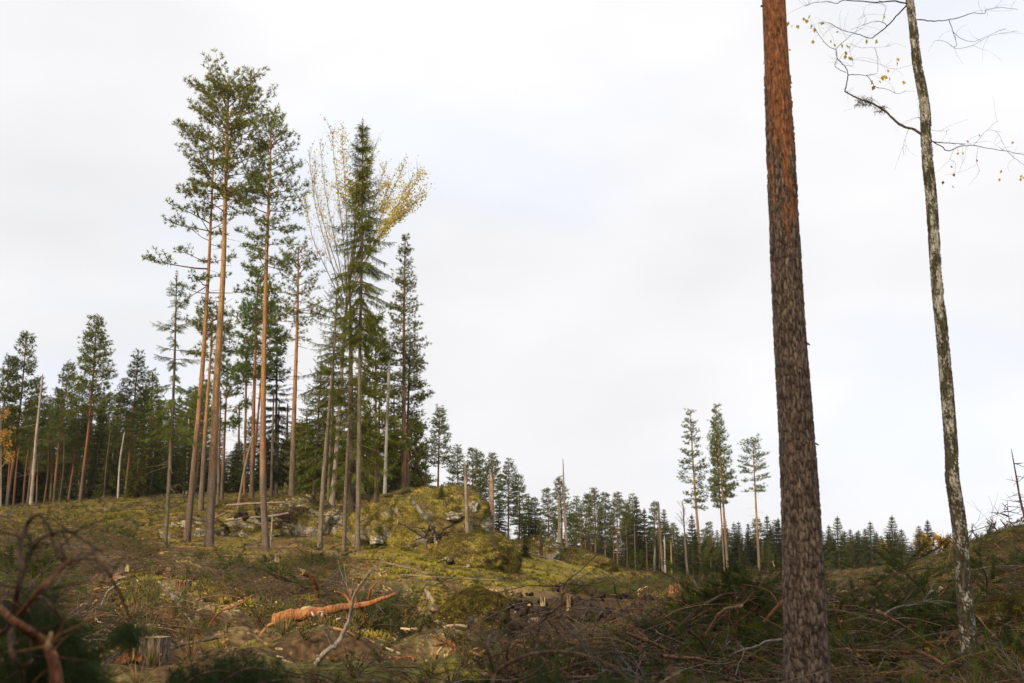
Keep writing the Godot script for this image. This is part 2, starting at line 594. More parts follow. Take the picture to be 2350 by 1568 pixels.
func build_rocks() -> void:
	rock_at("rock_outcrop", "big mossy rock knoll with a rounded flat top behind the uprooted stump", 985, 1225, 57, 142, 104, 3.2, 3, -0.45, 0.84, 0.0, 1.0, 0.22)
	rock_at("rock_outcrop", "low smooth mossy hump in front of the big knoll", 1085, 1290, 45, 104, 58, 1.9, 12, -0.8, 0.9, 0.0, 1.0, 0.12)
	rock_at("rock_outcrop", "lichen-grey rock face with moss on top behind the slender bare trunks", 735, 1222, 60, 72, 56, 1.6, 21, 0.1, 0.75)
	rock_at("rock_outcrop", "moss-capped ledge with pale stains behind the curved pine trunk", 600, 1222, 59.5, 95, 40, 1.5, 33, 0.02, 0.8)
	rock_at("rock_outcrop", "low ledge with a white patch between the two tallest pines", 455, 1230, 59, 75, 38, 1.3, 45, -0.02, 0.8)
	rock_at("rock_outcrop", "moss slope strewn with leaves left of the big knoll", 890, 1235, 56.5, 85, 70, 2.2, 52, -0.3, 0.9)
	rock_at("boulder", "dark mossy boulder beside the churned mud", 1090, 1420, 17, 80, 62, 0.6, 61, -0.4, 0.95, 0.0, 0.85, 0.2)
	rock_at("boulder", "narrow boulder with a bare pinkish side left of the dark mossy one", 1003, 1402, 18.5, 38, 50, 0.4, 77, -0.15, 0.85, 0.5, 0.8)
	rock_at("rock_outcrop", "rocky moss bank with a pale cleft beside the short broken stub", 1225, 1272, 69, 60, 34, 1.6, 81, 0.08, 0.85)
	rock_at("rock_outcrop", "long bright green moss bank sloping down to the far forest", 1305, 1308, 70, 105, 46, 2.0, 92, -0.9, 0.95, 0.0, 1.0, 0.15)
	rock_at("rock_outcrop", "dark mossy bank at the foot of the slope right of the birch", 2360, 1462, 12.5, 135, 84, 0.8, 15, -0.3, 0.95, 0.0, 0.6, 0.25)  # moss darkened in its colour, standing in for shade on this bank
	rock_at("rock_outcrop", "mossy rock hummock under the brown bush on the ledge", 690, 1165, 64, 60, 26, 1.2, 29, -0.05, 0.9)
	for q in [[905, 1190, 55.5, 12, 9, 101], [945, 1165, 55, 15, 10, 102], [1040, 1185, 54.2, 14, 9, 103], [1085, 1165, 55.2, 10, 13, 104], [868, 1240, 54, 12, 9, 105], [1030, 1285, 43.2, 8, 5, 106], [1062, 1300, 43.2, 6, 4, 107], [1110, 1205, 55.5, 9, 14, 108]]:
		rock_at("stone", ["grey stone showing through the moss low on the knoll's left side", "pale stone in the middle of the knoll's face", "grey stone right of the upturned roots", "upright grey stone at the knoll's right edge", "whitish stone beside the slender trunks' feet", "small white stone on the front of the low hump", "smaller white stone at the foot of the low hump", "tall grey stone in the shade of the knoll's right side"][q[5] - 101], q[0], q[1], q[2], q[3], q[4], 0.35, q[5], 0.55, 0.7, q[5] * 1.3, 1.0, 0.6)
	# fine moss on all of them
	var blades := fan_template(7, 0.07, 0.02, 0, 55, 0.0)
	var g := Geo.new()
	g.add(blades, Transform3D(), Color(0.5, 0.5, 0.5))
	var mm := MultiMesh.new()
	mm.transform_format = MultiMesh.TRANSFORM_3D
	mm.use_colors = true
	mm.mesh = g.mesh()
	var per := 7
	mm.instance_count = moss_spots.size() * per
	for i in mm.instance_count:
		var s: Array = moss_spots[i / per]
		var spread: float = s[3] * 0.035
		var p: Vector3 = s[0] + Vector3(rng.randf_range(-1, 1), rng.randf_range(-0.4, 0.3), rng.randf_range(-1, 1)) * spread
		mm.set_instance_transform(i, Transform3D(aim(s[1] + Vector3(rng.randf_range(-0.4, 0.4), 0.3, rng.randf_range(-0.4, 0.4)), rng.randf() * TAU, (0.35 + s[3] * 0.11 if s[3] > 1.0 else 0.3) * rng.randf_range(0.6, 1.3)), p))
		mm.set_instance_color(i, jitter(tone(s[2], 1.0), 0.25))
	var o := MultiMeshInstance3D.new()
	o.name = "moss"
	o.multimesh = mm
	o.material_override = m_moss
	add_child(o)
	tag(o, "short yellow green moss growing over the rocks", "moss", "", "stuff")

# ---------------------------------------------------------------- trees
func along(p: PackedVector3Array, t: float) -> Vector3:
	var f := clampf(t, 0.0, 1.0) * (p.size() - 1)
	var i := mini(int(f), p.size() - 2)
	return p[i].lerp(p[i + 1], f - i)

# an evenly divided path through control points, smoothed
func path(ctrl: Array, parts: int) -> PackedVector3Array:
	var c := Curve3D.new()
	for i in ctrl.size():
		var a: Vector3 = ctrl[maxi(i - 1, 0)]
		var b: Vector3 = ctrl[mini(i + 1, ctrl.size() - 1)]
		var h := (b - a) / 6.0
		c.add_point(ctrl[i], -h, h)
	var out := PackedVector3Array()
	var l := c.get_baked_length()
	for i in parts + 1:
		out.push_back(c.sample_baked(l * i / parts, true))
	return out

func bent(start: Vector3, dir: Vector3, length: float, parts: int, rise: float, wild: float) -> PackedVector3Array:
	var p := PackedVector3Array([start])
	var d := dir.normalized()
	for i in parts:
		d = (d + Vector3(rng.randf_range(-wild, wild), rise + rng.randf_range(-wild, wild) * 0.7, rng.randf_range(-wild, wild))).normalized()
		p.push_back(p[i] + d * length / parts)
	return p

func taper(r0: float, r1: float, parts: int) -> PackedFloat32Array:
	var r := PackedFloat32Array()
	for i in parts + 1:
		r.push_back(lerpf(r0, r1, float(i) / parts))
	return r

const GREY_BARK := Color(0.15, 0.112, 0.085)
const ORANGE_BARK := Color(0.34, 0.16, 0.075)
const DEAD_WOOD := Color(0.26, 0.21, 0.165)
const PINE_GREEN := Color(0.125, 0.14, 0.034)
const SPRUCE_GREEN := Color(0.085, 0.094, 0.024)

func trunk_mesh(pts: PackedVector3Array, r0: float, rtop: float, low: Color, high: Color, cross: float, sides: int) -> ArrayMesh:
	var g := Geo.new()
	var rows := pts.size() - 1
	var r := PackedFloat32Array()
	var cols := []
	for i in rows + 1:
		var t := float(i) / rows
		r.push_back((rtop + (r0 - rtop) * pow(1.0 - t, 0.85)) * (1.0 + 0.28 * exp(-t * 38.0)))
		cols.push_back(low.lerp(high, smoothstep(cross - 0.16, cross + 0.16, t + rng.randf_range(-0.06, 0.06))))
	g.tube(pts, r, sides, cols, rng, 0.34, 0.06)
	return g.mesh()

# o: pts, r (base radius), cb (crown base 0..1), w (reach), whorls, shape, dead, tuft, step, size, green, cross, hero, skew
func pine(o: Dictionary, called := "pine_tree") -> Node3D:
	var root := Node3D.new()
	root.name = called
	var pts: PackedVector3Array = o.pts
	var height := pts[-1].y
	var tufts: Array = o.get("tuft", tuft_far)
	var size: float = o.get("size", 1.0)
	var green: Color = o.get("green", PINE_GREEN)
	var cb: float = o.cb
	var hero: bool = o.get("hero", false)
	put("trunk", trunk_mesh(pts, o.r, o.r * 0.16, o.get("low", GREY_BARK), o.get("high", ORANGE_BARK), o.get("cross", 0.36), 16 if hero else 7), m_bark, root)
	var wood := Geo.new()
	var crown := Geo.new()
	var crown_node := put("crown", null, m_needle, root)
	var whorls: int = o.whorls
	var skew: Vector3 = o.get("skew", Vector3.ZERO)
	for i in whorls:
		var s := float(i) / whorls
		s = clampf(s + rng.randf_range(-0.5, 0.5) / whorls, 0.0, 0.99)
		var t := cb + (1.0 - cb) * s
		var full := 1.0
		match o.get("shape", "cone"):
			"cone": full = pow(1.0 - s, 0.7) * lerpf(0.72, 1.0, smoothstep(0.0, 0.18, s)) + 0.05
			"round": full = pow(sin(PI * (0.2 + 0.72 * s)), 0.75)
			"dome": full = sqrt(clampf(1.0 - pow(s, 4.0), 0.0, 1.0)) * lerpf(0.75, 1.0, smoothstep(0.0, 0.3, s)) + 0.12
			"ragged": full = (0.45 + 0.75 * absf(sin(i * 2.4 + o.w * 3.0))) * pow(1.0 - s, 0.5) + 0.08
		var turn := rng.randf() * TAU
		var nb := rng.randi_range(3, 5) if s < 0.9 else 3
		if o.get("sparse", false): nb = rng.randi_range(2, 3)
		for b in nb:
			var w := turn + TAU * b / nb + rng.randf_range(-0.45, 0.45)
			var out := Vector3(cos(w), 0, sin(w))
			var reach: float = o.w * full * rng.randf_range(0.6, 1.15) * (1.0 + out.dot(skew))
			if reach < 0.12: continue
			var lift := lerpf(o.get("lift", -0.12), 0.95, pow(s, 1.3)) + rng.randf_range(-0.15, 0.15)
			var q := bent(along(pts, clampf(t + rng.randf_range(-0.014, 0.014), 0.0, 1.0)), out + Vector3(0, lift, 0), reach * (1.15 + 0.25 * lift), 5, 0.03, 0.17)
			var lg := Geo.new() if hero else wood
			lg.tube(q, taper(0.012 + reach * 0.014, 0.006, 5), 4 if hero else 3, [ORANGE_BARK.lerp(DEAD_WOOD, 0.35)], rng)
			var bare: float = o.get("bare", 0.3) * (1.0 - s)
			var n := int(reach / o.get("step", 0.34)) + 2
			for k in n:
				var f := lerpf(bare + 0.1, 1.0, (k + rng.randf()) / n)
				var p := along(q, f)
				var d := (along(q, minf(f + 0.1, 1.0)) - along(q, f - 0.1)).normalized()
				var side := d.cross(Vector3.UP).normalized() * (1.0 if k % 2 else -1.0)
				var sd := (d * 0.75 + side * rng.randf_range(0.3, 1.3) + Vector3(0, rng.randf_range(-0.35, 0.6), 0)).normalized()
				var sl := reach * 0.42 * (1.15 - f) + 0.26 * size
				if f > 0.93: sd = d; sl = 0.2
				var sub := bent(p, sd, sl, 2, 0.12, 0.2)
				if hero: lg.tube(sub, taper(0.008, 0.004, 2), 3, [DEAD_WOOD], rng)
				var m := int(sl / (0.14 * size)) + 1
				var shade := rng.randf_range(0.72, 1.25)
				for e in m:
					var ep := along(sub, (e + 1.0) / m)
					var dir := sd * 0.6 + Vector3(rng.randf_range(-1, 1), rng.randf_range(-0.3, 1.0), rng.randf_range(-1, 1))
					ep += Vector3(rng.randf_range(-1, 1), rng.randf_range(-0.6, 0.8), rng.randf_range(-1, 1)) * 0.1 * size
					crown.add(tufts[rng.randi() % 4], Transform3D(aim(dir, rng.randf() * TAU, size * rng.randf_range(0.8, 1.2)), ep), jitter(tone(green, shade), 0.18))
			if hero: put("branch", lg.mesh(), m_bark, crown_node)
	for i in int(o.get("dead", 0)):
		var t: float = lerpf(o.get("dead_from", cb * 0.45), cb + 0.1, rng.randf())
		var w := rng.randf() * TAU
		var l: float = o.w * rng.randf_range(0.15, 0.6)
		var q := bent(along(pts, t), Vector3(cos(w), rng.randf_range(-0.3, 0.25), sin(w)), l, 4, -0.02, 0.16)
		var lg := Geo.new() if hero else wood
		lg.tube(q, taper(0.011 + l * 0.006, 0.004, 4), 3, [DEAD_WOOD], rng)
		for k in rng.randi_range(0, 3):
			lg.tube(bent(along(q, rng.randf_range(0.4, 1.0)), q[4] - q[3] + Vector3(rng.randf_range(-1, 1), rng.randf_range(-1, 1), rng.randf_range(-1, 1)) * l * 0.2, l * 0.3, 2, -0.03, 0.2), taper(0.006, 0.003, 2), 3, [DEAD_WOOD], rng)
		if hero: put("dead_branch", lg.mesh(), m_bark, root)
	if wood.v.size(): put("branch_work", wood.mesh(), m_bark, root)
	crown_node.mesh = crown.mesh()
	return root

# drooping boughs with hanging sprays
func spruce(o: Dictionary, called := "spruce_tree") -> Node3D:
	var root := Node3D.new()
	root.name = called
	var pts: PackedVector3Array = o.pts
	var sprays: Array = o.get("spray", spray_far)
	var green: Color = o.get("green", SPRUCE_GREEN)
	var cb: float = o.cb
	put("trunk", trunk_mesh(pts, o.r, 0.02, o.get("low", Color(0.2, 0.165, 0.125)), o.get("high", Color(0.17, 0.13, 0.095)), 0.5, 8), m_bark, root)
	var wood := Geo.new()
	var crown := Geo.new()
	var whorls: int = o.whorls
	var size: float = o.get("size", 0.4)
	for i in whorls:
		var s := clampf((i + rng.randf_range(-0.4, 0.4)) / whorls, 0.0, 0.995)
		var t := cb + (1.0 - cb) * s
		var turn := rng.randf() * TAU
		var nb := rng.randi_range(4, 6)
		if o.get("sparse", false): nb = rng.randi_range(2, 4)
		for b in nb:
			var w := turn + TAU * b / nb + rng.randf_range(-0.4, 0.4)
			var out := Vector3(cos(w), 0, sin(w))
			var reach: float = o.w * (pow(1.0 - s, o.get("power", 0.8)) * rng.randf_range(0.6, 1.1) + 0.03)
			if o.get("ragged", 0.0) > 0.0: reach *= 1.0 + o.ragged * sin(i * 1.7 + b * 2.0)
			if reach < 0.1: reach = 0.12
			var lift := lerpf(o.get("lift", -0.2), 0.9, pow(s, 2.2))
			var q := bent(along(pts, t), out + Vector3(0, lift + 0.15, 0), reach, 4, o.get("sag", -0.13) * (1.0 - s), 0.05)
			q[4] += Vector3(0, reach * 0.06, 0)
			wood.tube(q, taper(0.01 + reach * 0.009, 0.004, 4), 3, [Color(0.12, 0.09, 0.065)], rng)
			var n := int(reach / (size * o.get("step", 0.42))) + 2
			var shade := rng.randf_range(0.75, 1.25)
			for k in n:
				var f := lerpf(0.18, 1.0, (k + 0.7) / n)
				var p := along(q, f)
				var d := (along(q, minf(f + 0.1, 1.0)) - along(q, f - 0.1)).normalized()
				var side := d.cross(Vector3.UP).normalized()
				var l := size * lerpf(1.15, 0.7, f) * rng.randf_range(0.8, 1.2) * lerpf(1.0, o.get("tip", 0.5), s)
				for sg in [-1.0, 1.0]:
					var dir: Vector3 = d * 0.8 + side * sg * rng.randf_range(0.6, 1.0) + Vector3(0, -o.get("hang", 0.45) * rng.randf_range(0.4, 1.3), 0)
					crown.add(sprays[rng.randi() % 4], Transform3D(aim(dir, rng.randf() * TAU, l), p), jitter(tone(green, shade), 0.2))
				if k % 2 == 0 and o.get("curtain", false):
					crown.add(sprays[rng.randi() % 4], Transform3D(aim(Vector3(rng.randf_range(-0.25, 0.25), -1, rng.randf_range(-0.25, 0.25)), rng.randf() * TAU, l * 1.1), p), jitter(tone(green, shade * 0.95), 0.2))
			crown.add(sprays[0], Transform3D(aim(q[4] - q[3], rng.randf() * TAU, size * lerpf(0.8, 0.4, s)), q[4]), jitter(tone(green, shade * 1.1), 0.2))
	crown.add(sprays[1], Transform3D(aim(Vector3.UP, 0, size * 1.3), pts[-1] - Vector3(0, size * 0.6, 0)), green)
	for i in int(o.get("dead", 0)):
		var t := lerpf(o.get("dead_from", 0.1), cb + 0.08, rng.randf())
		var w := rng.randf() * TAU
		wood.tube(bent(along(pts, t), Vector3(cos(w), rng.randf_range(-0.5, 0.1), sin(w)), o.w * rng.randf_range(0.3, 0.85), 4, -0.06, 0.1), taper(0.014, 0.004, 4), 3, [DEAD_WOOD], rng)
	put("branch_work", wood.mesh(), m_bark, root)
	put("crown", crown.mesh(), m_needle, root)
	return root

# a dead or bare stem with thin twigs
func snag(pts: PackedVector3Array, r0: float, r1: float, col: Color, dead: int, reach: float, called: String, spot := Color(0, 0, 0), spots := 0.0) -> Node3D:
	var root := Node3D.new()
	root.name = called
	var g := Geo.new()
	var cols := []
	for i in pts.size():
		cols.push_back(tone(col.lerp(spot, 1.0 if rng.randf() < spots else 0.0), rng.randf_range(0.7, 1.15)))
	var rr := taper(r0, r1, pts.size() - 1)
	for i in rr.size(): rr[i] *= rng.randf_range(0.88, 1.12)
	g.tube(pts, rr, 9, cols, rng, 0.35, 0.1, true, Color(0.4, 0.29, 0.17))
	var tip := pts[-1]
	for k in 4:
		var w := TAU * k / 4 + rng.randf()
		var o := Vector3(cos(w), 0, sin(w)) * r1
		g.tri(tip + o, tip + o.rotated(Vector3.UP, 1.4), tip + o * 0.5 + Vector3(0, r1 * rng.randf_range(1.0, 6.0), 0), tone(col, rng.randf_range(0.7, 1.2)))
	for k in 5:
		var w := rng.randf() * TAU
		var p := along(pts, rng.randf_range(0.1, 0.95))
		g.tube(PackedVector3Array([p, p + Vector3(cos(w), rng.randf_range(-0.2, 0.5), sin(w)) * (r0 + rng.randf_range(0.04, 0.3))]), PackedFloat32Array([0.014, 0.006]), 4, [tone(col, 0.75)], rng)
	put("trunk", g.mesh(), m_bark, root)
	for i in dead:
		var lg := Geo.new()
		var w := rng.randf() * TAU
		var l := reach * rng.randf_range(0.4, 1.0)
		var q := bent(along(pts, rng.randf_range(0.25, 0.97)), Vector3(cos(w), rng.randf_range(-0.2, 0.5), sin(w)), l, 4, -0.05, 0.15)
		lg.tube(q, taper(0.008 + l * 0.006, 0.004, 4), 3, [tone(col, 0.8)], rng)
		if l > reach * 0.6: lg.tube(bent(q[2], q[3] - q[1] + Vector3(0, 0.3, 0.2) * l, l * 0.4, 2, 0.0, 0.2), taper(0.007, 0.003, 2), 3, [tone(col, 0.8)], rng)
		put("dead_branch", lg.mesh(), m_bark, root)
	return root

# many rising stems with fine twigs; leaves where keep(p) allows
func broadleaf(o: Dictionary, called: String) -> Node3D:
	var root := Node3D.new()
	root.name = called
	var pts: PackedVector3Array = o.pts
	put("trunk", trunk_mesh(pts, o.r, 0.03, o.bark, o.bark, 0.5, 8), m_bark, root)
	var twigs := Geo.new()
	var leaves := Geo.new()
	var limbs: Array = o.get("limbs", [])
	for i in int(o.stems):
		var t := lerpf(o.cb, 0.97, pow(rng.randf(), 0.8))
		var w := rng.randf() * TAU
		var l: float = o.w * rng.randf_range(0.7, 1.3) * (1.15 - 0.8 * t)
		var q := bent(along(pts, t), Vector3(cos(w), rng.randf_range(0.7, 1.6), sin(w)), l, 6, 0.05, 0.09)
		if i < limbs.size():
			q = path(limbs[i], 6)
			l = 3.2
		var lg := Geo.new()
		lg.tube(q, taper(0.012 + l * 0.008, 0.008, 6), 4, [o.bark], rng)
		put("branch", lg.mesh(), m_bark, root)
		for k in int(o.twigs) * (3 if i < limbs.size() else 1):
			var f := rng.randf_range(0.25, 1.0)
			var dir := (q[6] - q[4]).normalized() + Vector3(rng.randf_range(-0.8, 0.8), rng.randf_range(-0.1, 0.8), rng.randf_range(-0.8, 0.8))
			var s := bent(along(q, f), dir, l * rng.randf_range(0.16, 0.4), 4, 0.03, 0.15)
			twigs.tube(s, taper(0.009, 0.0035, 4), 3, [tone(o.bark, 0.85)], rng)
			for e in int(o.leaves):
				var p := along(s, rng.randf()) + Vector3(rng.randf_range(-1, 1), rng.randf_range(-1, 1), rng.randf_range(-1, 1)) * 0.2
				var share: float = o.keep.call(p)
				if rng.randf() < share:
					leaves.add(leaf_shape, Transform3D(aim(Vector3(rng.randf_range(-1, 1), rng.randf_range(-1.4, 0.4), rng.randf_range(-1, 1)), rng.randf() * TAU, o.leaf * rng.randf_range(0.7, 1.25)), p), jitter(o.leaf_col, 0.25))
	tag(put("twig", twigs.mesh(), m_bark, root), "", "", "", "stuff")
	if leaves.v.size(): tag(put("foliage", leaves.mesh(), m_leaf, root), "", "", "", "stuff")
	return root

# ---------------------------------------------------------------- the two near trunks
func near_trunk(px_list: Array, py_list: Array, w_list: Array, dist: float, rows: int, sides: int, relief: Callable) -> ArrayMesh:
	var ctrl := []
	for i in px_list.size(): ctrl.push_back(at(px_list[i], py_list[i], dist))
	var c := path(ctrl, rows)
	var tops: float = ctrl[1].y
	var v := PackedVector3Array()
	var col := PackedColorArray()
	for j in rows + 1:
		var f := (tops - c[j].y)
		var k := 0
		while k < px_list.size() - 2 and c[j].y < ctrl[k + 1].y: k += 1
		var t := inverse_lerp(ctrl[k].y, ctrl[k + 1].y, c[j].y)
		var r := lerpf(w_list[k], w_list[k + 1], clampf(t, 0, 1)) * 0.5 * dist / FOCAL
		for s in sides + 1:
			var w := TAU * (s % sides) / sides
			var out := Vector3(cos(w), 0, sin(w))
			var q: Array = relief.call(w, f, r)
			v.push_back(c[j] + out * (r * 0.97 + q[0]))
			var k2: Color = q[1]
			col.push_back(Color(k2.r * 2.0, k2.g * 2.0, k2.b * 2.0))
	var st := SurfaceTool.new()
	st.begin(Mesh.PRIMITIVE_TRIANGLES)
	for i in v.size():
		st.set_color(col[i])
		st.add_vertex(v[i])
	for j in rows:
		for s in sides:
			var a := j * (sides + 1) + s
			for e in [a, a + sides + 1, a + 1, a + 1, a + sides + 1, a + sides + 2]: st.add_index(e)
	st.generate_normals()
	return st.commit()

func near_pine() -> void:
	var cell := FastNoiseLite.new()
	cell.seed = 4
	cell.noise_type = FastNoiseLite.TYPE_CELLULAR
	cell.cellular_return_type = FastNoiseLite.RETURN_DISTANCE2_SUB
	cell.cellular_jitter = 1.0
	cell.frequency = 1.0
	cell.fractal_type = FastNoiseLite.FRACTAL_NONE
	cell.domain_warp_enabled = true
	cell.domain_warp_amplitude = 0.4
	cell.domain_warp_frequency = 0.9
	var tint := FastNoiseLite.new()
	tint.seed = 9
	tint.noise_type = FastNoiseLite.TYPE_CELLULAR
	tint.cellular_return_type = FastNoiseLite.RETURN_CELL_VALUE
	tint.cellular_jitter = 1.0
	tint.frequency = 1.0
	tint.fractal_type = FastNoiseLite.FRACTAL_NONE
	var soft := FastNoiseLite.new()
	soft.seed = 31
	soft.frequency = 1.0
	soft.fractal_octaves = 4
	var px := [1738, 1772, 1776, 1786, 1801, 1812.5, 1828.5, 1841.5, 1854, 1866, 1878]
	var py := [-1500, -160, 0, 210, 540, 760, 1000, 1250, 1568, 1760, 1960]
	var wd := [38, 56, 58, 62, 67, 71, 77, 87, 97, 106, 128]
	var relief := func(w: float, f: float, r: float) -> Array:
		var p := Vector3(cos(w) * 4.2, f * 16.0, sin(w) * 4.2)
		var q := Vector3(cos(w) * 2.0, f * 1.1, sin(w) * 2.0)
		# how much of the thick grey bark has grown here: none near the top, all lower down, in tongues between
		var old := smoothstep(0.95, 2.75, f + soft.get_noise_3dv(q) * 1.4 + soft.get_noise_3dv(q * 4.0) * 0.55 + sin(w + 3.6) * 0.35)
		old = smoothstep(0.4, 0.6, old)
		var edge := cell.get_noise_3dv(p * Vector3(1.2, 0.72, 1.2)) + 1.0
		var plate := smoothstep(0.0, 0.26, edge)
		var tone_no := tint.get_noise_3dv(p * Vector3(1.25, 0.75, 1.25))
		var fine := soft.get_noise_3dv(p * Vector3(2.2, 2.6, 2.2))
		var grey := Color(0.25, 0.185, 0.145).lerp(Color(0.155, 0.11, 0.086), smoothstep(-0.4, 0.6, tone_no)).lerp(Color(0.33, 0.26, 0.21), smoothstep(0.12, 0.5, fine) * 0.6)
		grey = grey.lerp(Color(0.2, 0.1, 0.06), smoothstep(0.25, 0.6, soft.get_noise_3dv(p * 0.35 + Vector3(4, 0, 0))) * 0.6)
		grey = grey.lerp(Color(0.17, 0.18, 0.1), smoothstep(0.42, 0.6, soft.get_noise_3dv(p * 0.9 + Vector3(0, 7, 0))) * 0.6)
		grey = grey.lerp(Color(0.05, 0.034, 0.025), (1.0 - plate) * 0.92)
		var red := Color(0.33, 0.125, 0.055).lerp(Color(0.42, 0.2, 0.095), smoothstep(-0.1, 0.5, fine))
		red = red.lerp(Color(0.2, 0.075, 0.035), smoothstep(0.05, 0.35, soft.get_noise_3dv(p * Vector3(0.5, 0.9, 0.5))) * 0.8)
		red = red.lerp(Color(0.5, 0.29, 0.14), smoothstep(0.3, 0.42, soft.get_noise_3dv(p * 1.6 + Vector3(9, 2, 0))) * 0.7)
		if old < 0.5: red = red.lerp(Color(0.2, 0.17, 0.145), smoothstep(0.46, 0.52, soft.get_noise_3dv(q * Vector3(3.0, 3.0, 3.0) + Vector3(1, 1, 5))))
		var deep := lerpf(fine * 0.0025 + 0.001, 0.003 + plate * (0.008 + 0.004 * tone_no) + fine * 0.003, old)
		return [deep, red.lerp(grey, old)]
	var root := thing("pine_tree", at(1878, 1960, 9.0))
	tag(root, "huge near pine trunk, orange bark above and grey plates below", "tree")
	var m := near_trunk(px, py, wd, 9.0, 1400, 110, relief)
	var o := put("trunk", m, m_bark, root)
	o.position = -root.position
	# loose flakes and stubs of twigs that stand off its outline
	for i in 46:
		var py0 := rng.randf_range(0, 1500)
		var k := 0
		while k < 8 and py0 > py[k + 1]: k += 1
		var t := inverse_lerp(py[k], py[k + 1], py0)
		var c := at(lerpf(px[k], px[k + 1], t), py0, 9.0)
		var r := lerpf(wd[k], wd[k + 1], t) * 0.5 * 9.0 / FOCAL
		var w := rng.randf() * TAU
		var out := Vector3(cos(w), 0, sin(w))
		var g := Geo.new()
		var col := Color(0.36, 0.17, 0.08) if py0 < 420 else Color(0.12, 0.085, 0.065)
		var s := rng.randf_range(0.012, 0.026)
		var p := c + out * (r + 0.004)
		var a := out.cross(Vector3.UP) * s * 0.6
		g.tri(p - a, p + a, p + out * s * 0.55 + Vector3(0, -s * 1.2, 0), col)
		g.tri(p - a + Vector3(0, s, 0), p + a, p - a, tone(col, 0.9))
		var e := put("bark_flake", g.mesh(), m_bark, root)
		e.position = -root.position
	for q in [[1870, 1019, 1.0, 0.05], [1750, 14, -1.0, 0.03], [1853, 790, 1.0, 0.03]]:
		var g := Geo.new()
		var p := at(q[0], q[1], 9.0)
		g.tube(PackedVector3Array([p - Vector3(q[2] * 0.05, 0, 0), p + Vector3(q[2] * 0.01, 0.002, 0), p + Vector3(q[2] * q[3] * 0.6, -0.012, 0.01)]), PackedFloat32Array([0.012, 0.009, 0.004]), 6, [Color(0.1, 0.07, 0.05)], rng, 0.2, 0.1, true)
		put("twig_stub", g.mesh(), m_bark, root).position = -root.position

func birch_place(cx: float, cy: float, drift := 0.0) -> Vector3:
	return at((1860.0 + cx / 2.613) * 0.918, cy / 2.613 * 0.918, 10.4 + drift)

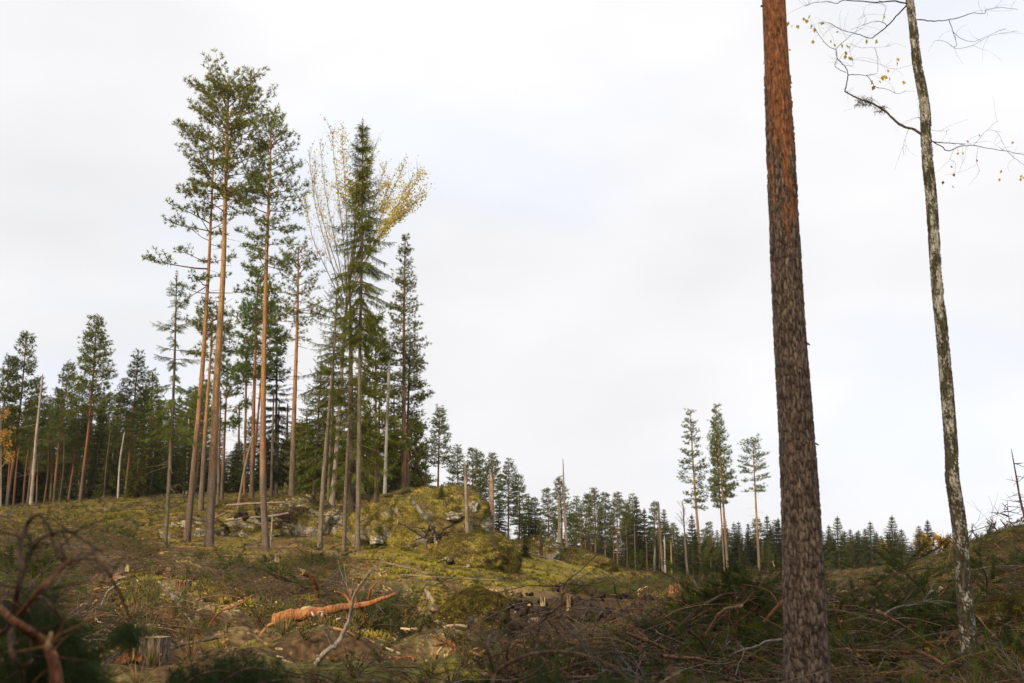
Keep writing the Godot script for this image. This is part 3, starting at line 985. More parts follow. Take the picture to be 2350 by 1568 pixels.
func near_birch() -> void:
	var soft := FastNoiseLite.new()
	soft.seed = 71
	soft.frequency = 1.0
	soft.fractal_octaves = 4
	var px := [2055, 2083, 2088.5, 2095.5, 2104.5, 2115, 2123.5, 2125.5, 2127, 2130.5, 2138, 2150, 2162, 2174, 2184.5, 2186, 2194, 2204, 2210, 2219, 2231, 2245, 2262]
	var py := [-900, -120, 0, 53, 141, 197, 253, 299, 334, 386, 457, 640, 760, 900, 1040, 1100, 1150, 1225, 1320, 1420, 1568, 1750, 1960]
	var wd := [9, 16, 17, 18, 20, 21, 22, 22.5, 24, 24, 24, 24, 25.5, 27, 27, 29, 30, 31, 31, 34, 38, 43, 54]
	var relief := func(w: float, f: float, r: float) -> Array:
		var p := Vector3(cos(w) * 1.3, f * 13.0, sin(w) * 1.3)
		var a := soft.get_noise_3dv(p * Vector3(0.5, 0.32, 0.5))
		var b := soft.get_noise_3dv(p * Vector3(2.4, 3.0, 2.4) + Vector3(5, 0, 0))
		var k := soft.get_noise_3dv(p * 7.0)
		var low := smoothstep(4.2, 6.3, f)
		var dark := smoothstep(-0.07, 0.07, a * 1.3 + b * 1.0 + 0.08 + low * 0.36 + cos(w - PI) * 0.14)
		var white := Color(0.62, 0.55, 0.47).lerp(Color(0.4, 0.33, 0.25), smoothstep(-0.1, 0.4, b))
		var black := Color(0.06, 0.05, 0.036).lerp(Color(0.13, 0.12, 0.07), smoothstep(-0.1, 0.35, k))
		black = black.lerp(Color(0.13, 0.135, 0.075), smoothstep(0.1, 0.35, soft.get_noise_3dv(p * 0.8 + Vector3(0, 3, 0))) * 0.7)
		return [dark * (0.005 + 0.009 * absf(k)) + b * 0.003, white.lerp(black, dark)]
	var root := thing("birch_tree", at(2262, 1960, 10.4))
	tag(root, "near birch with dark lichen on pale bark and bare crooked branches", "tree")
	var o := put("trunk", near_trunk(px, py, wd, 10.4, 1100, 60, relief), m_bark, root)
	o.position = -root.position
	# branches, traced in the plane of the tree and given depth of their own
	var lines := [
		[[[1165, 880], [1110, 845], [1040, 825], [985, 785], [940, 740], [890, 705], [830, 670], [760, 650], [700, 620], [660, 597]], 9.5, 4.5, 0.5],
		[[[660, 597], [672, 540], [680, 490], [665, 440], [610, 380], [604, 325]], 4.5, 2.5, 0.4, 0.5],
		[[[680, 490], [740, 487], [800, 492], [870, 480]], 3.0, 1.5, 0.3, 0.7],
		[[[800, 492], [840, 540], [855, 568], [930, 580], [1000, 612], [1060, 590]], 2.6, 1.2, -0.3, 0.8],
		[[[668, 475], [625, 455], [592, 430], [608, 380], [602, 325]], 2.4, 1.4, 0.2, 0.7],
		[[[602, 325], [550, 300], [500, 240], [470, 190], [455, 160]], 2.4, 0.9, 0.3, 0.9],
		[[[600, 320], [650, 275], [690, 240], [720, 215], [790, 175]], 2.0, 0.8, -0.3, 0.9],
		[[[1075, 24], [960, 6], [870, 15], [780, 8], [640, 2], [610, 25], [540, 10], [460, 18], [400, 40]], 5.5, 1.2, -0.6],
		[[[1066, 30], [1000, 100], [940, 170], [880, 215], [825, 250], [760, 225], [690, 210], [620, 185], [560, 150], [480, 150]], 5.0, 1.0, 0.6],
		[[[940, 170], [900, 145], [850, 140], [780, 165], [700, 195]], 2.4, 1.0, 0.2, 0.3],
		[[[906, 146], [918, 90], [930, 40], [890, 25], [820, 14]], 1.8, 0.9, 0.2, 0.3],
		[[[780, 165], [800, 130], [782, 95], [788, 55]], 1.4, 0.7, 0.2, 0.4],
		[[[1110, 128], [1180, 132], [1230, 138], [1340, 128], [1420, 110], [1500, 85], [1565, 90], [1590, 62], [1700, 50], [1790, 62]], 4.2, 1.0, 0.6],
		[[[1340, 128], [1360, 190], [1390, 285], [1370, 305], [1310, 270], [1250, 265]], 2.6, 0.8, -0.4, 0.25],
		[[[1365, 205], [1410, 245], [1500, 272], [1600, 230], [1720, 180]], 1.8, 0.7, 0.4, 0.25],
		[[[1370, 305], [1395, 320], [1500, 292], [1640, 225], [1780, 205]], 1.4, 0.6, 0.4, 0.0],
		[[[1200, 915], [1240, 925], [1290, 935], [1360, 935], [1445, 945]], 4.0, 1.6, -0.2],
		[[[1235, 925], [1290, 955], [1330, 988], [1400, 960], [1500, 950], [1600, 970], [1720, 988], [1840, 1015]], 3.5, 1.6, 0.5],
		[[[1720, 988], [1780, 1040], [1840, 1085]], 1.6, 0.8, 0.2, 0.5],
		[[[1500, 950], [1590, 850], [1660, 790]], 1.2, 0.6, 0.3, 0.3],
		[[[1590, 850], [1650, 860], [1690, 930], [1720, 985]], 1.0, 0.6, 0.2, 0.4],
		[[[1380, 965], [1345, 1040], [1382, 1060], [1375, 1150]], 1.0, 0.5, 0.2, 0.3],
		[[[1530, 960], [1520, 1050], [1540, 1120]], 1.0, 0.5, 0.1, 0.3],
		[[[1160, 830], [1155, 790], [1143, 768], [1160, 770]], 1.6, 0.8, -0.1],
		[[[1225, 850], [1270, 855], [1350, 850]], 1.0, 0.5, 0.2],
		[[[1075, 840], [1060, 890], [1040, 960], [1045, 1020]], 1.1, 0.5, 0.2, 0.1],
		[[[850, 310], [872, 370], [874, 475]], 1.6, 1.2, 0.0, 0.6],
		[[[690, 285], [760, 310], [850, 310], [960, 300]], 1.1, 0.5, 0.2, 0.7],
		[[[700, 390], [790, 395], [880, 420], [980, 450], [1090, 425]], 1.0, 0.5, 0.3, 0.7],
		[[[665, 430], [715, 425], [700, 370], [690, 300]], 1.2, 0.6, 0.2, 0.6],
		[[[830, 640], [700, 690], [600, 780]], 0.0, 0.0, 0.0],
	]
	var black := Color(0.035, 0.028, 0.024)
	var twigs := Geo.new()
	for l in lines:
		if l[1] <= 0.0: continue
		var off: float = l[4] if l.size() > 4 else 0.0
		var ctrl := []
		for i in l[0].size():
			ctrl.push_back(birch_place(l[0][i][0], l[0][i][1], off + l[3] * i / (l[0].size() - 1)))
		var parts: int = l[0].size() * 3
		var q := path(ctrl, parts)
		for i in range(1, q.size() - 1): q[i] += Vector3(rng.randf_range(-1, 1), rng.randf_range(-1, 1), rng.randf_range(-1, 1)) * 0.004
		var px_m := 10.4 / FOCAL * 0.918 / 2.613
		var g := Geo.new()
		var cc := Color(0.1, 0.085, 0.06) if l[1] > 8.0 else black
		g.tube(q, taper(l[1] * px_m * 1.05, maxf(l[2], 0.7) * px_m * 1.05, parts), 6, [cc], rng, 0.3, 0.12)
		put("branch", g.mesh(), m_bark, root).position = -root.position
		for k in int(l[0].size() * 0.8):
			var f := rng.randf_range(0.3 if l[1] < 4.0 else 0.6, 1.0)
			var d := Vector3(rng.randf_range(-1, 1), rng.randf_range(-0.6, 0.9), rng.randf_range(-1, 1)) + (q[-1] - q[0]).normalized() * 0.5
			var s := bent(along(q, f), d, rng.randf_range(0.1, 0.36), 7, -0.05, 0.3)
			twigs.tube(s, taper(0.0013, 0.0006, 7), 3, [black], rng)
	# the tuft of beard lichen on the left branch
	var beard := Geo.new()
	for i in 260:
		var p := birch_place(rng.randf_range(735, 840), rng.randf_range(640, 690), 0.35) + Vector3(rng.randf_range(-1, 1), rng.randf_range(-1, 1), rng.randf_range(-1, 1)) * 0.02
		if i > 170: p = birch_place(lerpf(850, 930, rng.randf()), lerpf(690, 735, rng.randf()), 0.25)
		var s := bent(p, Vector3(rng.randf_range(-1, 1), rng.randf_range(-1.2, 0.6), rng.randf_range(-1, 1)), rng.randf_range(0.02, 0.06), 2, -0.1, 0.3)
		beard.tube(s, taper(0.0025, 0.001, 2), 3, [Color(0.22, 0.22, 0.13)], rng, 0.3)
	put("beard_lichen", beard.mesh(), m_bark, root).position = -root.position
	tag(put("twig", twigs.mesh(), m_bark, root), "", "", "", "stuff").position = -root.position
	var spots := [[292, 146], [315, 162], [344, 170], [393, 120], [398, 128], [415, 135], [430, 103], [440, 165], [460, 188], [510, 153], [513, 146], [911, 105], [515, 262], [452, 268], [572, 268], [592, 293], [635, 290], [665, 340], [663, 365], [700, 380], [672, 343], [1000, 385], [1000, 405], [940, 460], [905, 500], [920, 497], [935, 503], [950, 507], [878, 532], [1046, 535], [852, 565], [840, 530], [800, 262], [870, 265], [1397, 1002], [1432, 1000], [1462, 925], [1522, 1048], [1367, 1140], [1360, 1220], [1302, 1188], [1685, 1117], [1672, 1172], [1815, 1150], [1805, 1170], [1826, 1162], [1760, 930], [1535, 880], [1350, 1090], [610, 208], [690, 305], [302, 325], [310, 540], [670, 298], [686, 376]]
	for i in spots.size():
		var g := Geo.new()
		var size := rng.randf_range(0.042, 0.058)
		if i > 33 and i < 52: size *= 0.75
		var col := Color(0.62, 0.37, 0.06)
		if i in [30, 31, 36, 37, 38, 39, 40, 47, 48]: col = Color(0.3, 0.14, 0.06)
		g.add(leaf_shape, Transform3D(aim(Vector3(rng.randf_range(-0.5, 0.5), -1, rng.randf_range(-0.5, 0.5)), rng.randf_range(-0.9, 0.9), size), Vector3.ZERO), jitter(col, 0.2))
		var leaf := put("leaf", g.mesh(), m_leaf, root)
		leaf.position = birch_place(spots[i][0], spots[i][1] - 8, rng.randf_range(0.2, 0.8)) - root.position

# ---------------------------------------------------------------- the trees left standing on the knoll
# a local trunk path from the ground at (px, dist) through further places of the view
func stem_path(base: Vector3, ctrl: Array, dist: float, parts: int) -> PackedVector3Array:
	var c := [Vector3(0, -0.15, 0)]
	for q in ctrl:
		c.push_back(at(q[0], q[1], dist + (q[2] if q.size() > 2 else 0.0)) - base)
	return path(c, parts)

func stand(o: Node3D, base: Vector3, label: String, category := "tree", group := "") -> Node3D:
	o.position = base
	add_child(o, true)
	tag(o, label, category, group)
	return o

func radius(px: float, dist: float) -> float:
	return px * 0.5 * dist / FOCAL

func knoll_trees() -> void:
	var b := ground(478, 54)
	stand(pine({"pts": stem_path(b, [[488, 1080], [498, 860], [511, 640], [516, 480], [521, 310], [525, 182]], 54, 60), "r": radius(21, 54), "cb": 0.71, "w": 1.95, "whorls": 16, "shape": "dome", "dead": 22, "dead_from": 0.5, "tuft": tuft_mid, "size": 1.0, "step": 0.24, "hero": true, "green": Color(0.155, 0.165, 0.037), "high": Color(0.52, 0.3, 0.145), "low": Color(0.180, 0.137, 0.105), "cross": 0.22, "lift": 0.15, "bare": 0.45}), b, "tallest pine, thick pale orange trunk with a full green top")
	b = ground(428, 56)
	stand(pine({"pts": stem_path(b, [[444, 1080], [463, 860], [477, 640], [485, 470], [489, 370], [488, 322]], 56, 50), "r": radius(15, 56), "cb": 0.6, "w": 2.0, "whorls": 13, "shape": "ragged", "dead": 12, "dead_from": 0.5, "tuft": tuft_mid, "size": 0.95, "step": 0.34, "hero": true, "sparse": true, "skew": Vector3(-0.3, 0, 0.1), "green": Color(0.119, 0.149, 0.039), "high": Color(0.47, 0.26, 0.125), "low": Color(0.173, 0.126, 0.098), "cross": 0.28, "bare": 0.5}), b, "slender pine with a thin lopsided crown, left of the tallest pine")
	b = ground(611, 53)
	stand(pine({"pts": stem_path(b, [[604, 1120], [604, 900], [609, 680], [614, 520], [619, 410], [622, 285]], 53, 50), "r": radius(16, 53), "cb": 0.64, "w": 1.5, "whorls": 16, "shape": "round", "dead": 10, "dead_from": 0.52, "tuft": tuft_mid, "size": 0.95, "step": 0.28, "hero": true, "green": Color(0.133, 0.165, 0.044), "high": Color(0.5, 0.25, 0.11), "low": Color(0.187, 0.144, 0.112), "cross": 0.26, "bare": 0.35}), b, "orange-stemmed pine with an airy crown, right of the tallest pine")
	b = ground(820, 52.5)
	stand(spruce({"pts": stem_path(b, [[823, 1080], [826, 800], [830, 560], [832, 282]], 52.5, 50), "r": radius(12, 52.5), "cb": 0.48, "w": 1.55, "tip": 0.85, "whorls": 34, "power": 0.6, "dead": 16, "dead_from": 0.2, "spray": spray_fine, "size": 0.44, "step": 0.4, "hang": 1.0, "curtain": true, "sag": -0.2, "ragged": 0.3, "low": Color(0.194, 0.158, 0.112), "green": Color(0.105, 0.119, 0.021)}), b, "tall narrow spruce with drooping sprays and a slender bare stem")
	b = ground(806, 57)
	stand(spruce({"pts": stem_path(b, [[808, 1100], [805, 900], [803, 620]], 57, 40), "r": radius(21, 57), "cb": 0.25, "w": 2.3, "whorls": 30, "power": 0.6, "spray": spray_fine, "size": 0.5, "step": 0.42, "hang": 1.0, "curtain": true, "sag": -0.2, "ragged": 0.25, "low": Color(0.094, 0.076, 0.056), "green": Color(0.105, 0.115, 0.021), "sparse": true, "dead": 20}), b, "thick dark-trunked spruce with mossy hanging boughs in the middle of the group")
	b = ground(733, 54)
	stand(spruce({"pts": stem_path(b, [[742, 1100], [757, 920], [768, 780], [774, 645]], 54, 40), "r": radius(12, 54), "cb": 0.55, "w": 1.5, "whorls": 18, "power": 0.5, "dead": 14, "dead_from": 0.3, "spray": spray_fine, "size": 0.42, "sparse": true, "hang": 0.9, "curtain": true, "ragged": 0.45, "low": Color(0.216, 0.180, 0.133), "high": Color(0.26, 0.21, 0.15), "green": Color(0.096, 0.111, 0.021)}), b, "ragged half-dead spruce leaning right on a lichen-pale stem")
	b = ground(789, 53)
	stand(spruce({"pts": stem_path(b, [[793, 1130], [800, 980], [803, 850]], 53, 30), "r": radius(10, 53), "cb": 0.72, "w": 1.0, "whorls": 9, "power": 0.4, "dead": 26, "dead_from": 0.15, "spray": spray_fine, "size": 0.4, "sparse": true, "hang": 0.8, "ragged": 0.4, "low": Color(0.194, 0.151, 0.108)}), b, "short slim spruce stem with dead side twigs, just left of the tall narrow spruce")
	b = ground(378, 52)
	stand(spruce({"pts": stem_path(b, [[389, 1080], [398, 900], [402, 760], [405, 632]], 52, 40), "r": radius(10, 52), "cb": 0.42, "w": 1.35, "tip": 0.8, "whorls": 19, "power": 0.55, "dead": 26, "dead_from": 0.12, "spray": spray_fine, "size": 0.46, "step": 0.36, "sparse": true, "hang": 0.75, "sag": -0.16, "ragged": 0.15, "low": Color(0.173, 0.144, 0.091), "green": Color(0.097, 0.123, 0.025)}), b, "lone thin spruce with separate drooping tiers, leftmost of the standing group")
	b = ground(460, 67)
	stand(pine({"pts": stem_path(b, [[473, 960], [484, 800], [487, 722]], 67, 40), "r": radius(13, 67), "cb": 0.78, "w": 1.3, "whorls": 8, "shape": "round", "dead": 8, "tuft": tuft_mid, "size": 1.2, "step": 0.3, "hero": true, "high": Color(0.45, 0.24, 0.12), "low": Color(0.173, 0.133, 0.105), "cross": 0.4}), b, "pine with a small flat-topped crown half hidden between the two tallest pines")
	b = ground(668, 66)
	stand(pine({"pts": stem_path(b, [[675, 940], [682, 740], [685, 568]], 66, 50), "r": radius(14, 66), "cb": 0.66, "w": 1.35, "whorls": 11, "shape": "round", "dead": 34, "dead_from": 0.42, "tuft": tuft_mid, "size": 1.0, "step": 0.34, "hero": true, "green": Color(0.155, 0.165, 0.046), "high": Color(0.45, 0.23, 0.11), "low": Color(0.194, 0.144, 0.112), "cross": 0.35}), b, "pine whose crown bristles with bare lower branches, right of the airy-crowned pine")
	b = ground(577, 72)
	stand(pine({"pts": stem_path(b, [[583, 900], [588, 760], [592, 614]], 72, 40), "r": radius(11, 72), "cb": 0.52, "w": 1.7, "whorls": 18, "tuft": tuft_mid, "size": 1.25, "step": 0.3, "dead": 10, "green": Color(0.105, 0.149, 0.039), "cross": 0.2}), b, "dark bushy pine behind the gap between the tallest pine and the airy one")
	b = ground(600, 75)
	stand(pine({"pts": stem_path(b, [[602, 900], [618, 640]], 75, 40), "r": radius(10, 75), "cb": 0.5, "w": 1.6, "whorls": 16, "tuft": tuft_mid, "size": 1.25, "step": 0.32, "dead": 10, "green": Color(0.096, 0.127, 0.035), "cross": 0.2}), b, "dark pine close behind the airy pine's trunk")
	b = ground(925, 70)
	stand(pine({"pts": stem_path(b, [[927, 900], [927, 720], [930, 545]], 70, 50), "r": radius(12, 70), "cb": 0.42, "w": 1.35, "whorls": 30, "shape": "cone", "tuft": tuft_mid, "size": 0.85, "step": 0.36, "dead": 12, "hero": true, "green": Color(0.155, 0.165, 0.058), "high": Color(0.4, 0.22, 0.12), "cross": 0.15, "bare": 0.25}), b, "tall slender pine with a thin pointed crown on the right edge of the group")
	b = ground(934, 71)
	stand(pine({"pts": stem_path(b, [[936, 960], [942, 775]], 71, 36), "r": radius(9, 71), "cb": 0.45, "w": 1.15, "whorls": 15, "shape": "cone", "tuft": tuft_mid, "size": 1.0, "dead": 8, "green": Color(0.155, 0.165, 0.058), "cross": 0.15, "skew": Vector3(0.4, 0, 0)}), b, "shorter pine standing against the tall slender one")
	b = ground(760, 66)
	var gold := func(p: Vector3) -> float:
		var q := p
		return clampf(smoothstep(2.0, 3.0, q.x) * smoothstep(14.0, 15.5, q.y) * smoothstep(20.5, 19.0, q.y) * 0.7 + smoothstep(1.6, 0.3, absf(q.x - 0.7)) * smoothstep(16.5, 19.0, q.y) * 0.5 + 0.14 * smoothstep(0.4, -0.6, q.x) * smoothstep(14.5, 17.0, q.y) + 0.25 * smoothstep(1.5, 3.0, q.x) * smoothstep(12.0, 14.5, q.y) + 0.03, 0.0, 1.0)
	var limbs := []
	for l in [[[800, 700], [825, 610], [860, 510], [905, 400]], [[800, 690], [840, 600], [890, 510], [945, 410]], [[815, 640], [860, 560], [915, 480], [965, 400]], [[812, 620], [840, 520], [870, 430], [885, 375]], [[830, 600], [880, 530], [930, 490], [968, 440]], [[800, 640], [850, 560], [885, 470], [925, 385]],
		[[790, 700], [760, 600], [725, 480], [708, 345]], [[792, 680], [770, 560], [745, 430], [735, 330]], [[795, 650], [785, 520], [770, 400], [762, 305]], [[800, 640], [795, 500], [790, 400], [785, 310]], [[788, 700], [745, 610], [715, 540], [700, 450]], [[812, 600], [830, 480], [850, 380], [862, 330]],
		[[790, 660], [750, 540], [722, 430], [724, 370]], [[800, 620], [820, 500], [836, 400], [840, 320]]]:
		var ctrl := []
		for q in l: ctrl.push_back(at(q[0], q[1], 66 + rng.randf_range(-1.5, 1.5)) - b)
		limbs.push_back(ctrl)
	stand(broadleaf({"limbs": limbs, "pts": stem_path(b, [[775, 1000], [790, 760], [812, 560], [820, 400]], 66, 40), "r": radius(12, 66), "bark": Color(0.33, 0.28, 0.22), "stems": 34, "cb": 0.42, "w": 4.6, "twigs": 15, "leaves": 20, "leaf": 0.12, "leaf_col": Color(0.78, 0.42, 0.1), "keep": gold}, "aspen_tree"), b, "bare-stemmed aspen with yellow leaves left at the top, behind the tall spruce")
	b = ground(882, 65)
	stand(snag(stem_path(b, [[887, 1000], [893, 842]], 65, 14), radius(9, 65), radius(6, 65), Color(0.55, 0.5, 0.45), 3, 0.5, "birch_snag", Color(0.2, 0.17, 0.14), 0.12), b, "white topless birch stem left of the pair of slender pines")
	b = ground(540, 63)
	stand(snag(stem_path(b, [[560, 1080], [580, 1000]], 63, 10), radius(6, 63), radius(4, 63), Color(0.36, 0.29, 0.21), 0, 0.5, "leaning_pole"), b, "pale bare pole leaning right behind the tallest pine", "dead tree")
	var slim := [
		[508, 74, 522, 842, "p", "slim pine with a drooping round crown right of the tallest pine's trunk"],
		[560, 80, 566, 800, "t", "thin bare orange stem in the gap right of the tallest pine"],
		[574, 84, 604, 820, "t", "thin reddish stem close left of the airy pine"],
		[500, 70, 506, 900, "t", "grey bare stem just right of the tallest pine's foot"],
		[622, 74, 628, 900, "t", "pale slim stem just right of the airy pine's trunk"],
		[634, 76, 640, 930, "t", "paler of two slim stems between the airy pine and the bristly one"],
		[655, 80, 660, 930, "t", "thin brown stem left of the bristly pine"],
		[770, 72, 778, 880, "t", "reddish stem between the leaning pale spruce and the slim dead one"],
		[752, 66, 764, 900, "t", "brown stem right behind the leaning pale spruce"],
		[865, 74, 872, 900, "t", "reddish trunk left of the white topless birch"],
		[700, 82, 704, 950, "t", "dark thin stem right of the bristly pine"],
		[545, 90, 549, 930, "t", "far thin stem behind the leaning pale pole"],
		[845, 78, 849, 940, "t", "slim brown stem right of the tall narrow spruce"],
	]
	for s in slim:
		b = ground(s[0], s[1])
		var p := stem_path(b, [[(s[0] + s[2]) * 0.5, (s[3] + 1150.0) * 0.5], [s[2], s[3]]], s[1], 26)
		if s[4] == "p":
			stand(pine({"pts": p, "r": radius(9, s[1]), "cb": 0.55, "w": 1.4, "whorls": 9, "shape": "round", "tuft": tuft_mid, "size": 1.3, "dead": 12, "green": Color(0.105, 0.137, 0.039)}), b, s[5])
		else:
			var red: bool = s[5].contains("orange") or s[5].contains("red")
			stand(snag(p, radius(7.5, s[1]), radius(3.5, s[1]), Color(0.26, 0.13, 0.07) if red else Color(0.18, 0.14, 0.1), 12, 1.1, "thin_tree"), b, s[5])
	# bushier trees that close the group below
	var low := [
		[632, 76, 636, 752, 1.0, 1.4, "s", "narrow almost black spruce between the airy pine and the bristly one"],
		[718, 70, 738, 838, 0.2, 2.0, "s", "dark spruce with layered boughs left of the leaning pale spruce"],
		[862, 68, 862, 735, 0.2, 1.75, "p", "olive bushy pine right of the tall narrow spruce"],
		[762, 74, 765, 770, 0.15, 2.2, "s", "dense spruce filling the middle of the group"],
		[905, 76, 904, 880, 0.2, 1.0, "s", "slim dark spruce behind the white topless birch"],
		[700, 88, 690, 980, 0.1, 2.0, "p", "low pine behind the bristly pine"],
		[955, 86, 952, 965, 0.15, 1.2, "p", "small pine right of the pair of slender pines"],
		[830, 82, 826, 900, 0.1, 2.2, "s", "spruce in the shade behind the tall narrow spruce"],
	]
	for s in low:
		b = ground(s[0], s[1])
		var p := stem_path(b, [[s[2], s[3]]], s[1], 24)
		if s[6] == "s":
			stand(spruce({"pts": p, "r": radius(9, s[1]), "cb": 0.14, "w": s[5], "whorls": 30, "power": 0.6, "size": 0.5, "step": 0.5, "hang": 0.8, "sag": -0.16, "ragged": 0.2, "green": Color(0.080, 0.096, 0.022) if s[4] < 0.9 else Color(0.026, 0.032, 0.015), "dead": 6}), b, s[7])
		else:
			stand(pine({"pts": p, "r": radius(8, s[1]), "cb": 0.2, "w": s[5], "whorls": 18, "size": 0.9, "step": 0.36, "green": Color(0.149, 0.165, 0.039), "dead": 6}), b, s[7])

# ---------------------------------------------------------------- the forest round the clearing
var pine_kinds := []
var round_kinds := []
var spruce_kinds := []
var stem_kinds := []

func forest_kinds() -> void:
	for i in 5:
		var p := path([Vector3.ZERO, Vector3(rng.randf_range(-0.25, 0.25), 8, rng.randf_range(-0.25, 0.25)), Vector3(rng.randf_range(-0.3, 0.3), 16, 0)], 24)
		pine_kinds.push_back(pine({"pts": p, "r": 0.14, "cb": [0.32, 0.4, 0.48, 0.36, 0.44][i], "w": [1.7, 1.55, 1.7, 1.85, 1.45][i], "whorls": 27, "size": 1.3, "step": 0.36, "dead": 16, "dead_from": 0.08, "cross": 0.2, "green": [Color(0.112, 0.130, 0.036), Color(0.098, 0.120, 0.038), Color(0.123, 0.140, 0.038), Color(0.090, 0.114, 0.038), Color(0.109, 0.125, 0.032)][i], "high": Color(0.27, 0.115, 0.052), "tuft": tuft_mid}))
	for i in 3:
		var p := path([Vector3.ZERO, Vector3(rng.randf_range(-0.2, 0.2), 11, 0.1), Vector3(rng.randf_range(-0.3, 0.3), 22, 0)], 30)
		round_kinds.push_back(pine({"pts": p, "r": 0.19, "cb": [0.42, 0.45, 0.62][i], "w": [1.75, 1.7, 2.0][i], "tuft": tuft_mid, "whorls": [24, 26, 14][i], "shape": ["cone", "cone", "round"][i], "size": 1.35, "step": 0.3, "dead": [10, 8, 16][i], "dead_from": 0.35, "low": Color(0.216, 0.158, 0.119), "high": Color(0.45, 0.25, 0.12), "cross": 0.3, "green": Color(0.122, 0.150, 0.042), "sparse": i != 1}))
	for i in 4:
		var p := path([Vector3.ZERO, Vector3(rng.randf_range(-0.1, 0.1), 7, 0), Vector3(0, 14, 0)], 20)
		spruce_kinds.push_back(spruce({"pts": p, "r": 0.13, "cb": [0.06, 0.1, 0.16, 0.05][i], "w": [2.2, 1.9, 1.7, 2.4][i], "whorls": 40, "power": 0.95, "size": 0.55, "step": 0.5, "hang": 0.8, "lift": -0.35, "ragged": 0.15, "curtain": true, "green": [Color(0.056, 0.068, 0.021), Color(0.070, 0.075, 0.020), Color(0.048, 0.060, 0.021), Color(0.064, 0.075, 0.023)][i]}))
	for i in 3:
		var p := path([Vector3.ZERO, Vector3(rng.randf_range(-0.2, 0.2), 5, 0), Vector3(rng.randf_range(-0.3, 0.3), 10, 0)], 16)
		stem_kinds.push_back(snag(p, 0.11, 0.05, [Color(0.2, 0.1, 0.055), Color(0.15, 0.11, 0.08), Color(0.25, 0.21, 0.17)][i], 10, 1.0, "thin_tree"))

func plant(kinds: Array, which: int, called: String, tall: float, px: float, dist: float, top: float, label: String, group := "", wide := 1.0, lean := 0.0) -> Node3D:
	var b := ground(px, dist)
	var o := copy_of(kinds[which % kinds.size()], called, b - Vector3(0, 0.1, 0))
	var h := at(px, top, dist).y - b.y
	var s := h / tall
	var w := wide * lerpf(1.0, s, 0.75)
	o.transform.basis = Basis(Vector3(0, 0, 1), lean) * Basis(Vector3.UP, rng.randf() * TAU) * Basis.from_scale(Vector3(w, s, w))
	tag(o, label, "tree", group)
	return o

